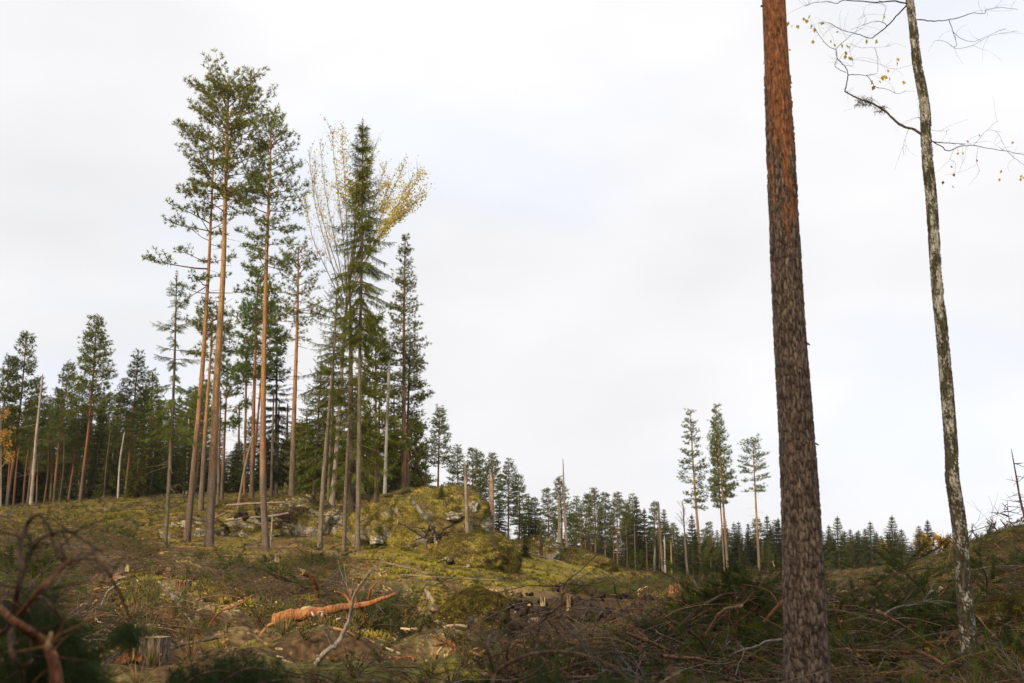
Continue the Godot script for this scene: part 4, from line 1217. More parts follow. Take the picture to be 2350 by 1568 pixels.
func forest() -> void:
	forest_kinds()
	# the edge of the wood on the left, each tree as it stands
	var left := [
		["p", 14, 93, 757, 0, "foremost orange-stemmed pine at the picture's left edge"], ["p", 182, 88, 727, 2, "tallest pine of the left wood, its orange trunk clear to half height"],
		["p", 286, 92, 806, 3, "broad dense pine right of the left wood's tallest pine"], ["p", 122, 104, 830, 1, "thin-topped pine between the two white-stemmed snags of the left wood"],
		["p", 326, 98, 850, 4, "bright green pine at the right end of the left wood"], ["p", 62, 106, 868, 3, "pine right behind the foremost pine at the left edge"],
		["s", 250, 96, 900, 1, "olive spruce in front of the broad dense pine"], ["s", 345, 90, 912, 3, "brown-green spruce beside the lone thin spruce"],
		["s", 215, 100, 905, 0, "dark spruce tucked under the left wood's tallest pine"], ["p", 156, 106, 880, 0, "low pine left of the left wood's tallest pine"],
		["p", -20, 92, 815, 1, "pine cut by the picture's left border"], ["p", 445, 92, 880, 2, "pine seen between the lone thin spruce and the slender lopsided pine"],
		["s", 420, 86, 985, 2, "grey-twigged spruce behind the foot of the lone thin spruce"], ["s", 310, 88, 960, 1, "low olive spruce at the front of the left wood"],
	]
	for t in left:
		plant(pine_kinds if t[0] == "p" else spruce_kinds, t[4], "pine_tree" if t[0] == "p" else "spruce_tree", 16.0 if t[0] == "p" else 14.0, t[1], t[2], t[3], t[5], "", 1.05, -0.03)
	for t in [[100, 97, 985, 0, "reddish bare stem right of the white snag"], [52, 96, 960, 0, "brown stem left of the white snag"], [135, 100, 1000, 1, "thin dark stem left of the left wood's tallest pine"], [238, 95, 980, 1, "thin grey stem under the broad dense pine"], [30, 100, 950, 0, "reddish stem between the foremost pine and the white snag"]]:
		plant(stem_kinds, t[3], "thin_tree", 10.0, t[0], t[1], t[2], t[4], "", 1.0, -0.02)
	var b := ground(70, 90)
	stand(snag(stem_path(b, [[82, 1010], [97, 866]], 90, 18), radius(9, 90), radius(4, 90), Color(0.5, 0.43, 0.37), 16, 1.7, "dead_pine"), b, "barkless white dead pine with crooked branch stubs in front of the left wood", "dead tree")
	b = ground(270, 88)
	stand(snag(stem_path(b, [[275, 1060], [285, 995]], 88, 12), radius(6, 88), radius(3, 88), Color(0.58, 0.53, 0.47), 2, 0.4, "birch_snag", Color(0.25, 0.2, 0.16), 0.1), b, "short white birch stem before the broad dense pine", "dead tree")
	b = ground(428, 90)
	stand(snag(stem_path(b, [[430, 1050], [433, 960]], 90, 12), radius(5, 90), radius(3, 90), Color(0.55, 0.5, 0.44), 2, 0.4, "birch_snag", Color(0.25, 0.2, 0.16), 0.2), b, "thin white birch stem behind the lone thin spruce", "dead tree")
	b = ground(2, 90)
	stand(broadleaf({"pts": stem_path(b, [[2, 1000], [0, 930]], 90, 12), "r": 0.06, "bark": Color(0.3, 0.25, 0.2), "stems": 14, "cb": 0.2, "w": 1.6, "twigs": 8, "leaves": 7, "leaf": 0.16, "leaf_col": Color(0.45, 0.25, 0.05), "keep": func(_p): return 0.8}, "birch_tree"), b, "small birch in golden leaf at the left border")
	# the belt of wood across the middle and right
	var belt := [
		["p", 1004, 84, 932, 4, "lone pointed pine standing behind the knoll's flat top"], ["p", 1050, 98, 1021, 3, "pine just right of the lone pointed pine"],
		["p", 1082, 104, 1024, 0, "pine in the clump behind the short snag, second from its left"], ["p", 1101, 108, 1036, 1, "narrow pine in the middle of the clump behind the knoll"],
		["p", 1128, 104, 1040, 2, "pine behind the sawn-off high stump"], ["p", 1166, 98, 1053, 3, "broadest pine at the right of the clump behind the knoll"],
		["p", 1190, 106, 1085, 0, "last pine on the right shoulder of the clump behind the knoll"], ["p", 1228, 112, 1140, 1, "small pine in the dip right of the knoll"],
		["p", 1256, 100, 1117, 0, "pine with a bare lower trunk left of the two pale poles"], ["p", 1288, 104, 1094, 4, "thin pine between the two pale poles"],
		["s", 1145, 100, 1130, 2, "dark low spruce under the broad pine of the clump"], ["s", 1213, 112, 1135, 0, "dark small spruce in the dip right of the knoll"],
		["p", 1322, 130, 1140, 3, "pine right of the tall pale pole"], ["p", 1346, 128, 1132, 1, "pine at the left of the belt with its red stem showing"], ["p", 1366, 126, 1120, 2, "tallest pine at the left of the belt"],
		["p", 1391, 128, 1127, 0, "pine right of the belt's tallest left pine"], ["p", 1418, 126, 1130, 2, "pine with full crown in the middle of the belt"], ["p", 1440, 132, 1150, 4, "slim pine right of the full-crowned one"],
		["s", 1464, 130, 1140, 1, "olive spruce at the middle of the belt"], ["p", 1456, 138, 1135, 3, "pine tip behind the olive spruce"], ["s", 1482, 134, 1168, 2, "dark spruce right of the olive spruce"],
		["s", 1528, 134, 1168, 1, "olive spruce right of the tall bark-stripped snag"], ["p", 1505, 140, 1150, 1, "pine behind the tall bark-stripped snag"], ["p", 1548, 138, 1200, 2, "low pale pine left of the bare twiggy tree"],
		["s", 1592, 136, 1180, 2, "sharp spruce left of the three tall lone pines"], ["p", 1632, 146, 1195, 0, "pine between the first and second of the tall lone pines"], ["s", 1668, 150, 1190, 1, "spruce behind the double-trunked pine"],
		["s", 1700, 148, 1196, 0, "broad dark spruce left of the third lone pine"], ["s", 1722, 152, 1200, 2, "spruce behind the third lone pine"], ["s", 1766, 150, 1182, 3, "pointed spruce between the third lone pine and the big trunk"], ["p", 1762, 140, 1240, 1, "low pine with a pale stem beside the big trunk"], ["s", 1792, 152, 1190, 2, "spruce half hidden by the big trunk's left side"],
		["s", 1884, 150, 1200, 2, "spruce half hidden by the big trunk's right side"], ["s", 1908, 148, 1206, 0, "first clear spruce right of the big trunk"], ["s", 1929, 140, 1186, 3, "broad tall spruce right of the big trunk"],
		["s", 1957, 148, 1215, 1, "narrow spruce right of the broad tall one"], ["s", 1976, 146, 1217, 2, "spruce at the centre of the right-hand row"], ["s", 1991, 152, 1214, 1, "thin spruce tip in the right-hand row"], ["s", 2004, 138, 1197, 0, "tall spruce right of the thin tip"], ["s", 2030, 146, 1235, 1, "low spruce in front of the yellow crown"],
		["s", 2055, 130, 1184, 3, "widest spruce standing free at the end of the right-hand row"], ["s", 2096, 140, 1252, 0, "small spruce in the gap left of the gold-flecked one"], ["s", 2116, 140, 1205, 0, "spruce flecked with gold leaves behind it"], ["s", 2137, 150, 1194, 2, "slim spruce beside the golden crown near the birch"],
	]
	for t in belt:
		plant(pine_kinds if t[0] == "p" else spruce_kinds, t[4], "pine_tree" if t[0] == "p" else "spruce_tree", 16.0 if t[0] == "p" else 14.0, t[1], t[2], t[3], t[5], "", 1.1 if t[0] == "p" else (1.9 if t[1] > 1850 else 1.5), 0.0)
	var tall := [[1612, 1595, 140, 942, 0, "left one of the three tall lone pines"], [1672, 1657, 139, 928, 1, "middle one of the three tall lone pines, densest crown"], [1664, 1652, 141, 960, 1, "thinner twin stem beside the middle tall lone pine"], [1744, 1735, 138, 1008, 2, "right one of the three tall lone pines, bare branches below its crown"]]
	for t in tall:
		var w := 0.7 if t[0] == 1664 else (1.0 if t[0] == 1672 else 1.2)
		plant(round_kinds, t[4], "pine_tree", 22.0, t[0], t[2], t[3], t[5], "", w, (t[0] - t[1]) * t[2] / FOCAL / 22.0)
	for t in [[2026, 158, 1230, "yellow birch crown between two spruces of the right-hand row", 2.0], [2122, 150, 1212, "gold-leaved birch behind the flecked spruce", 2.4], [2168, 150, 1224, "orange aspen crown just left of the birch trunk", 3.6], [2190, 152, 1236, "second orange aspen crown touching the birch trunk", 2.8]]:
		b = ground(t[0], t[1])
		stand(broadleaf({"pts": stem_path(b, [[t[0], t[2] + 25.0]], t[1], 10), "r": 0.12, "bark": Color(0.3, 0.26, 0.2), "stems": 22, "cb": 0.3, "w": t[4], "twigs": 8, "leaves": 8, "leaf": 0.24, "leaf_col": Color(0.62, 0.27, 0.05) if t[0] > 2150 else Color(0.46, 0.27, 0.045), "keep": func(_p): return 0.9}, "birch_tree"), b, t[3])
	# poles and stubs
	var poles := [
		[1287, 1283, 1142, 74, 10, 4, Color(0.5, 0.4, 0.29), 0, "pale_pole", "shorter and thicker of the two pale barkless poles"], [1303, 1292, 1056, 74, 8, 2, Color(0.5, 0.4, 0.29), 0, "pale_pole", "taller and thinner of the two pale barkless poles"],
		[1076, 1068, 1075, 52, 9, 7, Color(0.3, 0.245, 0.19), 0, "snag", "peeling broken stem in front of the big mossy knoll"], [1131, 1128, 1104, 60, 13, 12, Color(0.42, 0.31, 0.23), 0, "high_stump", "thick high stump sawn off beside the knoll's right side"],
		[1243, 1241, 1232, 66, 8, 7, Color(0.12, 0.07, 0.045), 0, "high_stump", "short dark broken stub on the slope right of the knoll"],
		[1522, 1511, 1157, 84, 6.5, 4, Color(0.28, 0.2, 0.14), 0, "snag", "tall bark-stripped snag in front of the belt"], [1501, 1503, 1260, 96, 5, 4, Color(0.45, 0.38, 0.31), 9, "snag", "knotty pale snag left of the tall bark-stripped one"], [1527, 1525, 1235, 104, 5, 3.5, Color(0.52, 0.48, 0.42), 0, "birch_snag", "short white stem right of the tall bark-stripped snag"],
		[1542, 1540, 1250, 108, 4, 3, Color(0.4, 0.27, 0.12), 3, "snag", "yellowish thin stem right of the short white one"], [1668, 1667, 1355, 100, 5, 5, Color(0.5, 0.4, 0.28), 0, "high_stump", "small pale sawn stub left of the double-trunked pine"],
		[1785, 1774, 1290, 110, 4, 3, Color(0.42, 0.28, 0.18), 3, "snag", "thin reddish leaning stem beside the big trunk's left side"], [980, 977, 1045, 72, 4, 3, Color(0.2, 0.15, 0.11), 0, "snag", "short dark pole left of the lone pointed pine"], [968, 978, 1050, 73, 3, 2, Color(0.2, 0.15, 0.11), 0, "snag", "thin slanting pole behind the knoll's top"],
		[620, 625, 1185, 55, 4, 3.5, Color(0.45, 0.35, 0.25), 0, "stake", "thin pale broken stake right of the airy pine's foot"], [632, 632, 1282, 40, 3.5, 3, Color(0.55, 0.5, 0.44), 0, "stake", "small white birch stake in the brush below the ledge"],
	]
	for t in poles:
		b = ground(t[0], t[3])
		var p := stem_path(b, [[lerpf(t[0], t[1], 0.5) - 1.0, (at(0, 0, 1).x * 0.0) + lerpf(t[2], 1300.0, 0.5)], [t[1], t[2]]], t[3], 14) if t[2] < 1200 else stem_path(b, [[t[1], t[2]]], t[3], 8)
		stand(snag(p, radius(t[4], t[3]), radius(t[5], t[3]), t[6], t[7], 0.6, t[8], Color(0.5, 0.44, 0.37), 0.25 if t[8] == "snag" and t[3] == 52 else 0.0), b, t[9], "dead tree")
	b = ground(1580, 100)
	stand(broadleaf({"pts": stem_path(b, [[1574, 1270], [1567, 1150]], 100, 18), "r": radius(6, 100), "bark": Color(0.27, 0.22, 0.17), "stems": 16, "cb": 0.62, "w": 1.5, "twigs": 8, "leaves": 0, "leaf": 0.1, "leaf_col": Color.BLACK, "keep": func(_p): return 0.0}, "bare_tree"), b, "leafless tree with a bushy twig top left of the lone pines")
	b = ground(2372, 34)
	stand(snag(stem_path(b, [[2345, 1160], [2332, 1090], [2322, 1034]], 34, 16), 0.05, 0.012, Color(0.1, 0.07, 0.06), 22, 0.75, "dead_spruce"), b, "thin dark dead spruce above the brush ridge at the right border", "dead tree")
	b = ground(2368, 24)
	stand(snag(stem_path(b, [[2340, 1260], [2318, 1200], [2312, 1150]], 24, 16), 0.018, 0.004, Color(0.12, 0.08, 0.06), 20, 0.5, "bare_sapling"), b, "bare twiggy sapling leaning left below the dead spruce", "sapling")
	# the wood behind those rows: alike trees, dense enough to stay dark inside
	for k in 34:
		var px := -230.0 + k * 20.5 + rng.randf_range(-8, 8)
		var d := rng.randf_range(106, 128)
		if k % 3 == 1: plant(spruce_kinds, k, "spruce_tree", 14.0, px, d, 905 + rng.randf_range(0, 70), "dark spruce deep inside the left wood behind its front row", "trees inside the left wood", 1.2)
		else: plant(pine_kinds, k, "pine_tree", 16.0, px, d, 872 + rng.randf_range(0, 60), "pine deep inside the left wood behind its front row", "trees inside the left wood", 1.15)
	for k in 30:
		plant(spruce_kinds, k + 2, "spruce_tree", 14.0, -240.0 + k * 24.0 + rng.randf_range(-8, 8), rng.randf_range(112, 124), 1000 + rng.randf_range(-20, 30), "low shaded spruce between the trunks of the left wood", "low spruces in the left wood", 1.7)
	for k in 26:
		var px := -260.0 + k * 28.0 + rng.randf_range(-10, 10)
		plant(spruce_kinds, k, "spruce_tree", 14.0, px, rng.randf_range(130, 150), 950 + rng.randf_range(0, 40), "dark spruce deep inside the left wood behind its front row", "trees inside the left wood", 1.6)
	for k in 22:
		var px := 475.0 + k * 23.0 + rng.randf_range(-9, 9)
		if k % 2: plant(spruce_kinds, k, "spruce_tree", 14.0, px, rng.randf_range(86, 112), 985 + rng.randf_range(-30, 60), "spruce in the wood seen through the standing group", "trees behind the standing group", 1.2)
		else: plant(pine_kinds, k, "pine_tree", 16.0, px, rng.randf_range(90, 118), 985 + rng.randf_range(-40, 60), "pine in the wood seen through the standing group", "trees behind the standing group", 1.2)
	for k in 24:
		plant(spruce_kinds, k + 3, "spruce_tree", 14.0, 470.0 + k * 20.0 + rng.randf_range(-8, 8), rng.randf_range(84, 108), 1040 + rng.randf_range(-35, 30), "low spruce closing the view between the standing trunks", "low spruces behind the standing group", 1.5)
	for k in 30:
		var px := 1190.0 + k * 21.5 + rng.randf_range(-8, 8)
		var d := rng.randf_range(148, 172)
		if k % 2: plant(spruce_kinds, k, "spruce_tree", 14.0, px, d, 1195 + rng.randf_range(-14, 30) + (px - 1190) * 0.03, "spruce deep inside the belt of wood across the clearing", "trees inside the belt of wood", 1.5)
		else: plant(pine_kinds, k, "pine_tree", 16.0, px, d, 1180 + rng.randf_range(-14, 30) + (px - 1190) * 0.04, "pine deep inside the belt of wood across the clearing", "trees inside the belt of wood", 1.4)
	for k in 40:
		plant(spruce_kinds, k + 1, "spruce_tree", 14.0, 1190.0 + k * 17.0 + rng.randf_range(-6, 6), rng.randf_range(146, 160), 1235 + rng.randf_range(-14, 16), "low dark spruce at the back of the belt of wood", "low spruces in the belt of wood", 2.0)
	for k in 34:
		plant(spruce_kinds, k, "spruce_tree", 14.0, 1180.0 + k * 28.0 + rng.randf_range(-9, 9), rng.randf_range(175, 200), 1228 + rng.randf_range(-10, 14), "spruce deep inside the belt of wood across the clearing", "trees inside the belt of wood", 2.0)
	for k in 13:
		plant(spruce_kinds, k, "spruce_tree", 14.0, 1872.0 + k * 17.0 + rng.randf_range(-6, 6), rng.randf_range(152, 170), 1222 + rng.randf_range(-8, 16), "dark spruce behind the right-hand row", "trees behind the right-hand row", 2.2)
	for k in 8:
		plant(stem_kinds, k, "thin_tree", 10.0, 1335.0 + k * 25.0 + rng.randf_range(-5, 5), rng.randf_range(120, 128), 1180 + rng.randf_range(0, 30), "thin straight stem at the front of the belt of wood", "stems at the front of the belt", 0.9)
func free_kinds() -> void:
	for list in [pine_kinds, round_kinds, spruce_kinds, stem_kinds]:
		for o in list: o.free()

# the uncut wood behind the place the view is taken from; its shade lies over the near ground
func shade_trees() -> void:
	for q in [[1012, 1112, 55, "small spruce growing on top of the big mossy knoll"], [1205, 1218, 60, "dark little spruce right of the thick high stump"], [700, 1268, 47, "young spruce in the brush in front of the ledge"], [228, 1140, 84, "low spruce brush at the edge of the left wood"], [60, 1225, 28, "bushy young spruce on the slope at the left border"], [18, 1250, 26, "second young spruce at the left border, cut by the picture's edge"], [560, 1262, 50, "knee-high spruce between the tallest and the airy pine"]]:
		var b := ground(q[0], q[2])
		var o := copy_of(spruce_kinds[int(q[0]) % 4], "young_spruce", b + Vector3(0, 1.2 if q[0] == 1012 else -0.05, 0))
		var h: float = (at(q[0], q[1], q[2]).y - o.position.y)
		var k: float = clampf(h, 0.5, 2.2) / 14.0
		o.transform.basis = Basis(Vector3.UP, rng.randf() * TAU) * Basis.from_scale(Vector3(k * 1.9, k, k * 1.9))
		tag(o, q[3], "tree")
	for q in [[-10.5, 5], [-6, 8], [-1.5, 6], [3, 9], [-7, 3.5], [-3.5, 4.5]]:
		var o := copy_of(spruce_kinds[rng.randi() % 4], "shade_tree", Vector3(q[0], ground_y(q[0], q[1]) - 0.1, q[1]))
		o.transform.basis = Basis(Vector3.UP, rng.randf() * TAU) * Basis.from_scale(Vector3(1.5, 1.6, 1.5))
		tag(o, "tree of the uncut wood behind the viewpoint", "tree", "trees behind the viewpoint")
	free_kinds()

# ---------------------------------------------------------------- fallen wood
# a branch or stick through places of the view; the lowest one touches the ground
func stick(called: String, label: String, pts: Array, r0: float, r1: float, col: Color, twigs := 0, pale := 0, dist := 0.0, group := "", spot := Color(0, 0, 0), spots := 0.0) -> Node3D:
	var d := dist
	if d == 0.0:
		var low: Array = pts[0]
		for q in pts:
			if q[1] > low[1]: low = q
		d = -hit(low[0], low[1]).z
	var d0 := d
	for tries in 40:
		var buried := false
		for q in pts:
			var p := at(q[0], q[1] + r1 * 0.5, d)
			if ground_y(p.x, p.z) > p.y + 0.01 and q[1] < 1535: buried = true
		if not buried or d < d0 * 0.62: break
		d *= 0.985
	var ctrl := []
	var deep := rng.randf_range(-0.1, 0.1)
	for i in pts.size():
		ctrl.push_back(at(pts[i][0], pts[i][1], d * (1.0 - 0.004 * i) + deep * sin(i * 1.1)))
	var px0 := 9e9
	var px1 := -9e9
	for q in pts:
		px0 = minf(px0, q[0])
		px1 = maxf(px1, q[0])
	kept_clear.push_back([px0 - 6.0, px1 + 6.0, d * 0.6, d * 1.04])
	var base: Vector3 = ctrl[0]
	var root := thing(called, base)
	tag(root, label, "branch" if called.contains("branch") else "wood", group)
	var parts := pts.size() * 4
	var q := path(ctrl, parts)
	for i in q.size(): q[i] -= base
	var s := d / FOCAL
	var cols := []
	var rr := taper(r0 * s, r1 * s, parts)
	for i in parts + 1:
		cols.push_back(col.lerp(spot, 1.0 if rng.randf() < spots else 0.0))
		rr[i] *= rng.randf_range(0.92, 1.1) if r0 < 7.0 else rng.randf_range(0.98, 1.03)
		if i > 0 and i < parts: q[i] += Vector3(rng.randf_range(-1, 1), rng.randf_range(-1, 1), rng.randf_range(-1, 1)) * rr[i] * 0.25
	var g := Geo.new()
	g.tube(q, rr, 12 if r0 > 5 else 6, cols, rng, 0.3, 0.08 if r0 < 7.0 else 0.035, true, Color(0.46, 0.31, 0.15))
	put("stem", g.mesh(), m_bark, root)
	if pale:
		var e := Geo.new()
		var end := 0 if pale < 0 else parts
		var inn := 1 if pale < 0 else parts - 1
		var dir: Vector3 = (q[end] - q[inn]).normalized()
		for k in 5:
			var w := TAU * k / 5
			var o := dir.cross(Vector3.UP).normalized() * cos(w) + Vector3.UP * sin(w)
			var tip := q[end] + dir * rr[end] * rng.randf_range(0.8, 3.0) + o * rr[end] * 0.5
			e.tri(q[end] + o * rr[end] * 1.02, q[end] + o.rotated(dir, 1.3) * rr[end] * 1.02, tip, jitter(Color(0.6, 0.41, 0.19), 0.2))
			e.tri(q[end], q[end] + o * rr[end], tip, jitter(Color(0.6, 0.41, 0.19), 0.2))
		put("splintered_end", e.mesh(), m_bark, root)
	for k in twigs:
		var t := rng.randf_range(0.15, 1.0)
		var dir: Vector3 = (q[parts] - q[0]).normalized() * 0.6 + Vector3(rng.randf_range(-1, 1), rng.randf_range(-0.25, 1), rng.randf_range(-1, 1))
		var l := rng.randf_range(0.12, 0.5) * sqrt(d / 12.0)
		var tg := Geo.new()
		var b := bent(along(q, t), dir, l, 5, -0.04, 0.16)
		tg.tube(b, taper(clampf(r1 * s * 0.35, 0.003, 0.008), 0.002, 5), 4, [tone(col, 0.9)], rng)
		tg.tube(bent(b[2], b[3] - b[1] + Vector3(rng.randf_range(-1, 1), rng.randf_range(-0.5, 1), rng.randf_range(-1, 1)) * l * 0.3, l * 0.5, 3, -0.02, 0.15), taper(0.004, 0.002, 3), 3, [tone(col, 0.9)], rng)
		put("twig", tg.mesh(), m_bark, root)
	return root

# a sawn stump with fluted bark and a pale top
func stump(label: String, px: float, top: float, foot: float, wide: float, bark: Color, cut: Color, dist := 0.0, ragged := 0.0) -> Node3D:
	var d := dist if dist > 0.0 else -hit(px, foot).z
	for tries in 40:
		var e := at(px, top + (foot - top) * 0.75, d)
		if ground_y(e.x, e.z) <= e.y or dist > 0.0: break
		d *= 0.985
	var lo := at(px, foot, d)
	var h := at(px, top, d).y - lo.y
	kept_clear.push_back([px - wide * 0.7, px + wide * 0.7, d * 0.6, d * 1.06, 1])
	var root := thing("tree_stump", lo)
	tag(root, label, "stump")
	var r := wide * 0.5 * d / FOCAL
	var g := Geo.new()
	var sides := 40
	var rows := 10
	var ring := []
	var phase := rng.randf() * TAU
	for j in rows + 1:
		var t := float(j) / rows
		var a := PackedVector3Array()
		for i in sides:
			var w := TAU * i / sides
			var k := 1.0 + 0.05 * sin(w * 5.0 + phase) + 0.035 * sin(w * 13.0 + phase + t * 1.5) + 0.3 * pow(1.0 - t, 3.0) * (1.0 + 0.5 * sin(w * 4.0 + phase)) + rng.randf_range(-0.02, 0.02)
			var y := -0.1 + (h + 0.1) * t
			if j == rows: y += ragged * h * (noise_b.get_noise_2d(cos(w) * 30.0, sin(w) * 30.0 + px) + rng.randf_range(-0.3, 0.3))
			a.push_back(Vector3(cos(w) * r * k, y, sin(w) * r * k))
		ring.push_back(a)
	for j in rows:
		for i in sides:
			var q := (i + 1) % sides
			var f := 1.0 + 0.45 * sin(TAU * i / sides * 13.0 + phase + float(j) / rows * 1.5)
			var col := jitter(tone(bark, f), 0.25)
			g.tri(ring[j][i], ring[j + 1][q], ring[j + 1][i], col)
			g.tri(ring[j][i], ring[j][q], ring[j + 1][q], col)
	put("bark", g.mesh(), m_bark, root)
	var c := Geo.new()
	for k in 5:
		var r0 := k / 5.0
		var r1 := (k + 1) / 5.0
		for i in sides:
			var q := (i + 1) % sides
			var mid := Vector3(0, h * 0.97, 0)
			var top0: Vector3 = ring[rows][i]
			var top1: Vector3 = ring[rows][q]
			c.tri(mid.lerp(top0, r0), mid.lerp(top0, r1), mid.lerp(top1, r1), jitter(tone(cut, 0.85 + 0.3 * (k % 2)), 0.1))
			if k: c.tri(mid.lerp(top0, r0), mid.lerp(top1, r1), mid.lerp(top1, r0), jitter(tone(cut, 0.85 + 0.3 * (k % 2)), 0.1))
	put("cut_face", c.mesh(), m_bark, root)
	return root

# a dark knotted lump of earth and roots with root ends standing off it
func root_mass(called: String, label: String, where: Vector3, size: Vector3, lumps: int, ends: int) -> void:
	var root := thing(called, where)
	tag(root, label, "stump")
	var g := Geo.new()
	for k in lumps:
		var p := Vector3(rng.randf_range(-0.6, 0.6) * size.x, rng.randf_range(-0.8, 0.3) * size.y, rng.randf_range(-0.5, 0.5) * size.z)
		var r := size.length() * rng.randf_range(0.16, 0.3)
		g.tube(bent(p, Vector3(rng.randf_range(-1, 1), rng.randf_range(0.2, 1.2), rng.randf_range(-1, 1)), size.length() * 0.6, 5, 0.0, 0.3), PackedFloat32Array([r * 0.6, r, r * 1.05, r * 0.8, r * 0.45, 0.01]), 9, [Color(0.055, 0.04, 0.027), Color(0.075, 0.06, 0.025), Color(0.045, 0.032, 0.022)], rng, 0.35, 0.25)
	put("rotten_wood", g.mesh(), m_bark, root)
	for k in ends:
		var e := Geo.new()
		e.tube(bent(Vector3(rng.randf_range(-0.5, 0.5) * size.x, rng.randf_range(-0.4, 0.4) * size.y, 0), Vector3(rng.randf_range(-1, 1), rng.randf_range(-0.2, 0.9), rng.randf_range(-0.7, 0.7)), size.length() * rng.randf_range(0.4, 0.8), 5, 0.0, 0.25), taper(0.025, 0.006, 5), 5, [Color(0.09, 0.065, 0.045)], rng, 0.3)
		put("root", e.mesh(), m_bark, root)

# a split slab of wood standing or lying between two points
func slab(called: String, label: String, a: Vector3, b: Vector3, wide: float, thick: float, col: Color) -> void:
	var dd := -a.z
	var sx := 1175.0 + a.x / dd * FOCAL * 1.015
	kept_clear.push_back([sx - 25.0, sx + 25.0, dd * 0.72, dd * 1.03])
	var root := thing(called, a)
	tag(root, label, "wood")
	var g := Geo.new()
	var d := b - a
	var n := 7
	var across := d.cross(Vector3(0.2, 0.3, 1.0)).normalized()
	var deep := d.cross(across).normalized()
	var p := []
	for i in n + 1:
		var t := float(i) / n
		var w := wide * (1.0 - 0.45 * t * t) * rng.randf_range(0.85, 1.1)
		var c := d * t + across * rng.randf_range(-0.1, 0.1) * wide
		p.push_back([c - across * w, c + across * w, c + across * w * 0.7 + deep * thick, c - across * w * 0.8 + deep * thick * 0.8])
	for i in n:
		for k in 4:
			var e := (k + 1) % 4
			var cc := jitter(tone(col, 0.7 if k == 1 else 1.0), 0.2)
			g.tri(p[i][k], p[i][e], p[i + 1][k], cc)
			g.tri(p[i][e], p[i + 1][e], p[i + 1][k], cc)
	for k in 4: g.tri(p[n][k], p[n][(k + 1) % 4], d * 1.1 + across * rng.randf_range(-0.5, 0.5) * wide, col)
	put("split_wood", g.mesh(), m_bark, root)

